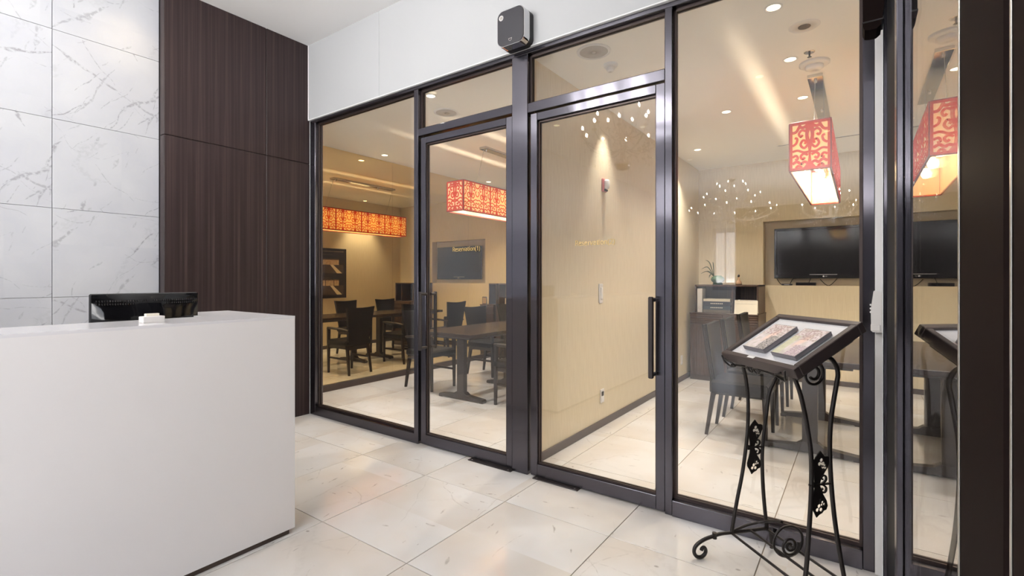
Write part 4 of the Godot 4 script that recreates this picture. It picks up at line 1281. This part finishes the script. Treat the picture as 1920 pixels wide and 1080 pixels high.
func menu_stand() -> void:
	var ms := thing("menu_stand", "black wrought iron menu stand with a tilted glazed display case", "menu stand", MS)
	var inv := -MS
	var A := 0.21
	var legs := {
		-1: [[[0.020, 0.965], [0.046, 0.905], [0.030, 0.83], [0.020, 0.745], [0.018, 0.67], [0.022, 0.577], [0.033, 0.484], [0.051, 0.373], [0.078, 0.253], [0.106, 0.107]],
			[[-0.150, 0.905], [-0.141, 0.86], [-0.129, 0.819], [-0.097, 0.759], [-0.081, 0.665], [-0.065, 0.553], [-0.057, 0.459], [-0.060, 0.336], [-0.070, 0.212], [-0.083, 0.107]]],
		1: [[[0.150, 0.955], [0.142, 0.941], [0.112, 0.872], [0.090, 0.794], [0.072, 0.709], [0.060, 0.632], [0.057, 0.547], [0.060, 0.44], [0.068, 0.326], [0.080, 0.182], [0.092, 0.107]],
			[[0.010, 1.000], [-0.030, 0.990], [-0.055, 0.960], [-0.063, 0.925], [-0.056, 0.888], [-0.044, 0.826], [-0.032, 0.757], [-0.026, 0.68], [-0.027, 0.587], [-0.035, 0.471], [-0.049, 0.354], [-0.071, 0.227], [-0.096, 0.107]]]}
	for side in [-1, 1]:
		for l in legs[side]:
			var pts: Array = l.map(func(q): return inv + sp(side * A, q[0], q[1]))
			obj("leg", MB.new().tube(smooth(pts, 4), 0.0085, 10), M.black_iron, ms)
		# foot bar with a scroll at the reader's end
		var foot := []
		for q in [[-0.108, 0.012], [-0.106, 0.06], [-0.098, 0.095], [-0.07, 0.108], [0.0, 0.108], [0.10, 0.107], [0.16, 0.107], [0.20, 0.100], [0.25, 0.088], [0.288, 0.066], [0.300, 0.040], [0.290, 0.017], [0.268, 0.009], [0.248, 0.018], [0.240, 0.036], [0.248, 0.052], [0.259, 0.048], [0.262, 0.040]]:
			foot.append(inv + sp(side * A, q[0], q[1]))
		obj("foot_scroll", MB.new().tube(smooth(foot, 4), 0.0085, 10), M.black_iron, ms)
		obj("collar", MB.new().tube([inv + sp(side * A, 0.195, 0.116), inv + sp(side * A, 0.195, 0.088)], 0.0105, 10), M.black_iron, ms)
		# ornament plate between the legs, with clover cut-outs
		var cx := -0.002 if side < 0 else 0.033
		var f := Transform3D(Basis(MN, Vector3.UP, MN.cross(Vector3.UP)), inv + sp(side * A, 0.0, 0.503))
		var polys: Array = ornament(cx, 1.0)
		var holes := []
		for c in [[-0.018, 0.084, 0.0125, 0.0], [-0.032, 0.066, 0.008, 0.2], [-0.008, -0.094, 0.0125, 0.0], [-0.024, -0.076, 0.008, -0.2]]:
			var up: float = 1.0 if c[1] > 0.0 else -1.0
			var part := clover(Vector2(cx + c[0], c[1]), c[2], c[3])
			if up < 0:
				part[3] = PackedVector2Array(Array(part[3]).map(func(p): return Vector2(p.x, 2.0 * c[1] - p.y)))
			holes.append_array(part)
		var csg := CSGCombiner3D.new()
		csg.name = "ornament_plate" if side < 0 else "ornament_plate_001"
		var body := CSGPolygon3D.new()
		body.name = "plate"
		body.polygon = polys[0]
		body.depth = 0.004
		body.material = M.black_iron
		csg.add_child(body)
		var hk := 0
		for h in holes:
			var cut := CSGPolygon3D.new()
			cut.name = "clover_%03d" % hk
			hk += 1
			cut.polygon = h
			cut.depth = 0.02
			cut.position = Vector3(0, 0, 0.008)
			cut.operation = CSGShape3D.OPERATION_SUBTRACTION
			cut.material = M.black_iron
			csg.add_child(cut)
		csg.transform = f
		ms.add_child(csg)
		# small C scrolls and the clasp joining the plate to the legs
		for q in [-1.0, 1.0]:
			var cs := MB.new()
			var line := [Vector2(cx - 0.012, 0.0), Vector2(cx - 0.026, 0.004 * q), Vector2(cx - 0.040, 0.016 * q), Vector2(cx - 0.036, 0.031 * q), Vector2(cx - 0.022, 0.032 * q), Vector2(cx - 0.018, 0.022 * q), Vector2(cx - 0.026, 0.018 * q)]
			cs.ribbon(smooth(line, 4), 0.0065, -0.005, 0.001, f)
			obj("c_scroll", cs, M.black_iron, ms)
		obj("clasp", MB.new().ribbon([Vector2(cx - 0.06, 0.0), Vector2(cx + 0.036, 0.0)], 0.007, -0.006, 0.002, f), M.black_iron, ms)
		# volute under the board
		var vol := spiral(Vector2(0.040 if side > 0 else -0.045, 0.930), 0.048, 0.018, PI * 0.75, 1.5, 30).map(func(p): return inv + sp(side * (A - 0.01), p.x, p.y))
		obj("volute", MB.new().tube(vol, 0.006, 8), M.black_iron, ms)
	# stretchers between the two ends, and the ring in the middle
	for q in [[0.106, 0.104, 0.092, 0.104], [0.01, 0.110, 0.0, 0.110], [-0.083, 0.104, -0.096, 0.104]]:
		obj("stretcher", MB.new().tube([inv + sp(-A, q[0], q[1]), inv + sp(A, q[2], q[3])], 0.006, 8), M.black_iron, ms)
	var ring := []
	for k in 28:
		ring.append(inv + sp(-0.01, -0.028 + 0.072 * cos(TAU * k / 28.0), 0.158 + 0.066 * sin(TAU * k / 28.0)))
	obj("ring", MB.new().tube(ring, 0.0055, 8, true), M.black_iron, ms)
	obj("ring_scroll", MB.new().tube(spiral(Vector2(-0.02, 0.15), 0.045, 0.008, PI * 0.9, 1.9, 34).map(func(p): return inv + sp(0.01, p.x, p.y)), 0.006, 8), M.black_iron, ms)
	obj("arch", MB.new().tube(smooth([inv + sp(-A, 0.106, 0.112), inv + sp(-A, 0.02, 0.135), inv + sp(-A + 0.04, -0.05, 0.165), inv + sp(-0.05, -0.03, 0.222)], 6), 0.006, 8), M.black_iron, ms)
	# display case, tilted to the reader
	var t := deg_to_rad(29.84)
	var X := Vector3(0.725, 0, 0.689).normalized()
	var Z := (Vector3(-0.689, 0, 0.725).normalized() * cos(t) - Vector3.UP * sin(t))
	var Y := Z.cross(X)
	var bd := Transform3D(Basis(X, Y, Z), Vector3(-0.258, 1.047, 0.31) - MS)
	var W := 0.2225
	var D := 0.178
	var r := 0.0275
	var fr := MB.new()
	fr.span(Vector3(-W, -0.045, -D), Vector3(W, 0.0, -D + r), 0.0025)
	fr.span(Vector3(-W, -0.045, D - r), Vector3(W, 0.0, D), 0.0025)
	fr.span(Vector3(-W, -0.045, -D + r), Vector3(-W + r, 0.0, D - r), 0.0025)
	fr.span(Vector3(W - r, -0.045, -D + r), Vector3(W, 0.0, D - r), 0.0025)
	obj("case_frame", fr, mat(rgb8(66, 57, 56), 0.4), ms).transform = bd
	obj("case_bottom", MB.new().span(Vector3(-W + r, -0.043, -D + r), Vector3(W - r, -0.0115, D - r)), mat(rgb8(226, 226, 230), 0.6), ms).transform = bd
	obj("case_glass", MB.new().span(Vector3(-W + r, -0.0108, -D + r), Vector3(W - r, -0.0078, D - r)), M.glass, ms).transform = bd
	obj("label_strip", MB.new().span(Vector3(-0.052, -0.0005, 0.155), Vector3(-0.012, 0.0012, 0.168)), M.white, ms).transform = bd
	var sc := MB.new()
	for q in [[-0.185, 1.0], [0.150, -1.0]]:
		sc.tube(smooth([Vector3(q[0] - 0.03 * q[1], -0.01, D + 0.006), Vector3(q[0] - 0.02 * q[1], -0.04, D + 0.012), Vector3(q[0], -0.065, D + 0.006), Vector3(q[0] + 0.03 * q[1], -0.058, D + 0.004), Vector3(q[0] + 0.03 * q[1], -0.035, D + 0.012), Vector3(q[0] + 0.008 * q[1], -0.03, D + 0.014), Vector3(q[0] - 0.01 * q[1], -0.02, D + 0.012)], 5), 0.0042, 7)
	for q in [-1.0, 1.0]:
		sc.tube(spiral(Vector2(-0.045 + 0.022 * q, -0.062), 0.022, 0.007, PI * (0.5 - 0.5 * q), 1.3 * q, 22).map(func(p): return Vector3(p.x, p.y, D - 0.004)), 0.0042, 7)
	sc.tube(smooth([Vector3(-0.19, -0.062, D - 0.002), Vector3(-0.1, -0.055, D - 0.006), Vector3(0.02, -0.052, D - 0.006), Vector3(0.15, -0.062, D - 0.002)], 5), 0.0045, 7)
	obj("front_scrollwork", sc, M.black_iron, ms).transform = bd
	for s in [-1.0, 1.0]:
		obj("bracket", MB.new().span(Vector3(s * 0.2 - 0.006, -0.058, -0.12), Vector3(s * 0.2 + 0.006, -0.044, 0.17), 0.002), M.black_iron, ms).transform = bd
	# two picture menus lying in the case
	for q in [[-0.075, 0.012, "picture menu lying left in the glazed case of the stand", 3], [0.105, 0.016, "picture menu lying right in the glazed case of the stand", 4]]:
		var bk := thing("menu_book", q[2], "book", MS + bd.origin, 0, "picture menus in the display case")
		bk.transform = Transform3D(bd.basis, MS + bd * Vector3(q[0] + 0.004, -0.0075, q[1] + 0.005))
		obj("block", MB.new().span(Vector3(-0.066, 0.0, -0.096), Vector3(0.066, 0.0175, 0.096), 0.002), mat(rgb8(120, 116, 120), 0.5), bk)
		obj("frame", MB.new().span(Vector3(-0.0665, 0.015, -0.0965), Vector3(0.0665, 0.0185, 0.0965), 0.001), mat(rgb8(104, 100, 104), 0.45), bk)
		var cv := MB.new()
		cv.face([Vector3(-0.063, 0.0192, -0.093), Vector3(0.063, 0.0192, -0.093), Vector3(0.063, 0.0192, 0.093), Vector3(-0.063, 0.0192, 0.093)], Vector3.UP, [Vector2(0, 0), Vector2(1, 0), Vector2(1, 1), Vector2(0, 1)])
		var cm := mat(Color.WHITE, 0.4)
		cm.albedo_texture = cover_print(q[3])
		obj("cover_picture", cv, cm, bk)

func cover_print(sd: int) -> ImageTexture:       # a soft blurred photo: pale ground, flowers and a light dress-like shape
	var w := 96
	var h := 140
	var im := Image.create(w, h, false, Image.FORMAT_RGB8)
	var a := noise(0.035, 3, sd)
	var b := noise(0.09, 3, sd + 9)
	for y in h:
		for x in w:
			var u := float(x) / w
			var v := float(y) / h
			var c := rgb8(222, 210, 210).lerp(rgb8(196, 188, 176), clampf(a.get_noise_2d(x, y) + 0.4, 0, 1))
			var d := Vector2((u - 0.52) * 1.6 + (v - 0.5) * 0.5, v - 0.46).length()
			c = c.lerp(rgb8(236, 206, 190), clampf(1.3 - d * 4.0, 0, 0.9))
			if v < 0.42:
				c = c.lerp(rgb8(150, 116, 112), clampf(b.get_noise_2d(x, y) * 1.2 + 0.45 - absf(u - 0.5), 0, 0.6))
			if sd == 3 and u > 0.55 and v > 0.45 or sd == 4 and u > 0.5 and v > 0.62:
				c = c.lerp(rgb8(96, 92, 90) if sd == 3 else rgb8(168, 140, 152), clampf(b.get_noise_2d(x * 1.6, y * 1.6) * 1.2 + 0.5, 0, 0.8))
			if sd == 4 and u < 0.3 and v > 0.3:
				c = c.lerp(rgb8(196, 200, 150), 0.5)
			im.set_pixel(x, y, c)
	return ImageTexture.create_from_image(im)

# ------------------------------------------------------------------ small things in the rooms
func small_things() -> void:
	var y := 1.229
	var p := thing("potted_plant", "green glazed bowl with sparse grassy leaves on the right room sideboard", "plant", Vector3(-1.50, y, -4.02))
	obj("bowl", MB.new().lathe([Vector2(0.0, 0.0), Vector2(0.058, 0.0), Vector2(0.06, 0.018), Vector2(0.05, 0.024), Vector2(0.078, 0.05), Vector2(0.084, 0.075), Vector2(0.07, 0.1), Vector2(0.046, 0.112), Vector2(0.044, 0.118), Vector2(0.036, 0.118), Vector2(0.036, 0.1), Vector2(0.0, 0.1)], 28), M.celadon, p)
	for q in [[-0.20, 0.01, 0.10, 0.30], [-0.17, 0.02, 0.06, 0.16], [-0.22, -0.03, 0.04, 0.20], [-0.06, 0.02, 0.19, 0.26], [-0.11, 0.0, -0.02, 0.22], [-0.10, 0.05, 0.0, 0.14], [-0.16, -0.02, 0.22, 0.28]]:
		var a := Vector3(-0.045, 0.105, 0.0)
		var e := Vector3(q[0], 0.105 + q[2], q[1])
		var mid := (a + e) * 0.5 + Vector3(0, q[3] * 0.25, 0)
		var pts := smooth([a, mid, e], 7)
		var wd := []
		for i in pts.size():
			wd.append(0.0055 * sin(PI * (0.12 + 0.86 * i / (pts.size() - 1.0))) + 0.0008)
		var lf := MB.new().tube(pts, wd, 5)
		obj("leaf", lf, M.leaf, p)
	var b := thing("glass_bottle", "small ornate clear bottle with dark stopper on the right room sideboard", "bottle", Vector3(-1.245, y, -4.0))
	obj("flask", MB.new().lathe([Vector2(0.0, 0.0), Vector2(0.036, 0.0), Vector2(0.040, 0.018), Vector2(0.030, 0.045), Vector2(0.014, 0.062), Vector2(0.018, 0.075), Vector2(0.010, 0.088), Vector2(0.010, 0.1)], 18), mat(rgb8(206, 176, 150), 0.08, 0.5), b)
	obj("stopper", MB.new().lathe([Vector2(0.0, 0.098), Vector2(0.012, 0.1), Vector2(0.016, 0.114), Vector2(0.008, 0.13), Vector2(0.0, 0.134)], 14), M.black, b)
	# in the hutch: a binder, a stack of books, a standing calendar
	var y0 := 0.8685
	var bi := thing("binder", "white upright binder at the left end of the sideboard hutch", "binder", Vector3(-1.70, y0, -4.0))
	obj("cover", MB.new().span(Vector3(-0.032, 0, -0.1), Vector3(0.032, 0.31, 0.08), 0.004), M.white_plastic, bi)
	obj("ring", MB.new().lathe([Vector2(0.012, -0.001), Vector2(0.016, 0.001), Vector2(0.016, 0.003)], 12).moved(Transform3D(Basis(Vector3(1, 0, 0), PI / 2), Vector3(0, 0.06, 0.08))), M.satin, bi)
	var yy := y0
	var k := 0
	var words := ["bottom grey book of the stack in the sideboard hutch", "thick blue book above the grey one in the hutch stack", "dark navy book with pale lettering in the hutch stack", "cream book lying topmost on the hutch stack"]
	for q in [[0.040, rgb8(110, 104, 98), 0.168], [0.050, rgb8(62, 76, 92), 0.167], [0.055, rgb8(38, 52, 72), 0.165], [0.032, rgb8(206, 198, 180), 0.162]]:
		var bk := thing("book", words[k], "book", Vector3(-1.487, yy, -4.02), 0, "books stacked in the sideboard hutch")
		var h: float = q[0]
		var hw: float = q[2]
		obj("pages", MB.new().span(Vector3(-hw + 0.004, 0.003, -0.115), Vector3(hw - 0.004, h - 0.003, 0.108)), M.paper, bk)
		var cvr := MB.new().span(Vector3(-hw, 0, -0.12), Vector3(hw, 0.003, 0.115)).span(Vector3(-hw, h - 0.003, -0.12), Vector3(hw, h, 0.115)).span(Vector3(-hw, 0.0, 0.112), Vector3(hw, h, 0.118), 0.002)
		obj("cover", cvr, mat(q[1], 0.5), bk)
		if k == 1 or k == 2:
			var ln := MB.new()
			for i in 7:
				ln.span(Vector3(-hw * 0.45 + i * 0.022, h * 0.42, 0.1175), Vector3(-hw * 0.45 + i * 0.022 + 0.015, h * 0.62, 0.1186))
			obj("spine_lettering", ln, M.paper, bk)
		yy += h + 0.0004
		k += 1
	var c := thing("desk_calendar", "cream standing desk calendar in front of the hutch's right half", "calendar", Vector3(-1.135, y0, -3.872))
	for s in [-1.0, 1.0]:
		var f := Transform3D(Basis(Vector3(1, 0, 0), -s * 0.24), Vector3(0, 0, s * 0.042))
		obj("card", MB.new().span(Vector3(-0.13, 0.002, -0.001), Vector3(0.13, 0.172, 0.001)).moved(f), M.paper, c)
	obj("binding", MB.new().tube([Vector3(-0.125, 0.17, 0), Vector3(0.125, 0.17, 0)], 0.005, 8), M.satin, c)
	obj("printed_line", MB.new().span(Vector3(-0.12, 0.128, 0.0), Vector3(0.12, 0.130, 0.0012)).moved(Transform3D(Basis(Vector3(1, 0, 0), -0.24), Vector3(0, 0, 0.0432))), M.satin, c)
	# framed pictures standing on the narrow sideboard at the end of the mirror
	var fp := thing("picture_frame", "small framed picture standing on the narrow sideboard at the mirror's end", "picture frame", Vector3(-4.78, 0.869, -3.86))
	obj("frame", MB.new().span(Vector3(-0.05, 0, -0.008), Vector3(0.05, 0.13, 0.006), 0.003), M.chair_wood, fp)
	obj("picture", MB.new().span(Vector3(-0.038, 0.014, 0.005), Vector3(0.038, 0.116, 0.0072)), mat(rgb8(186, 160, 132), 0.5), fp)
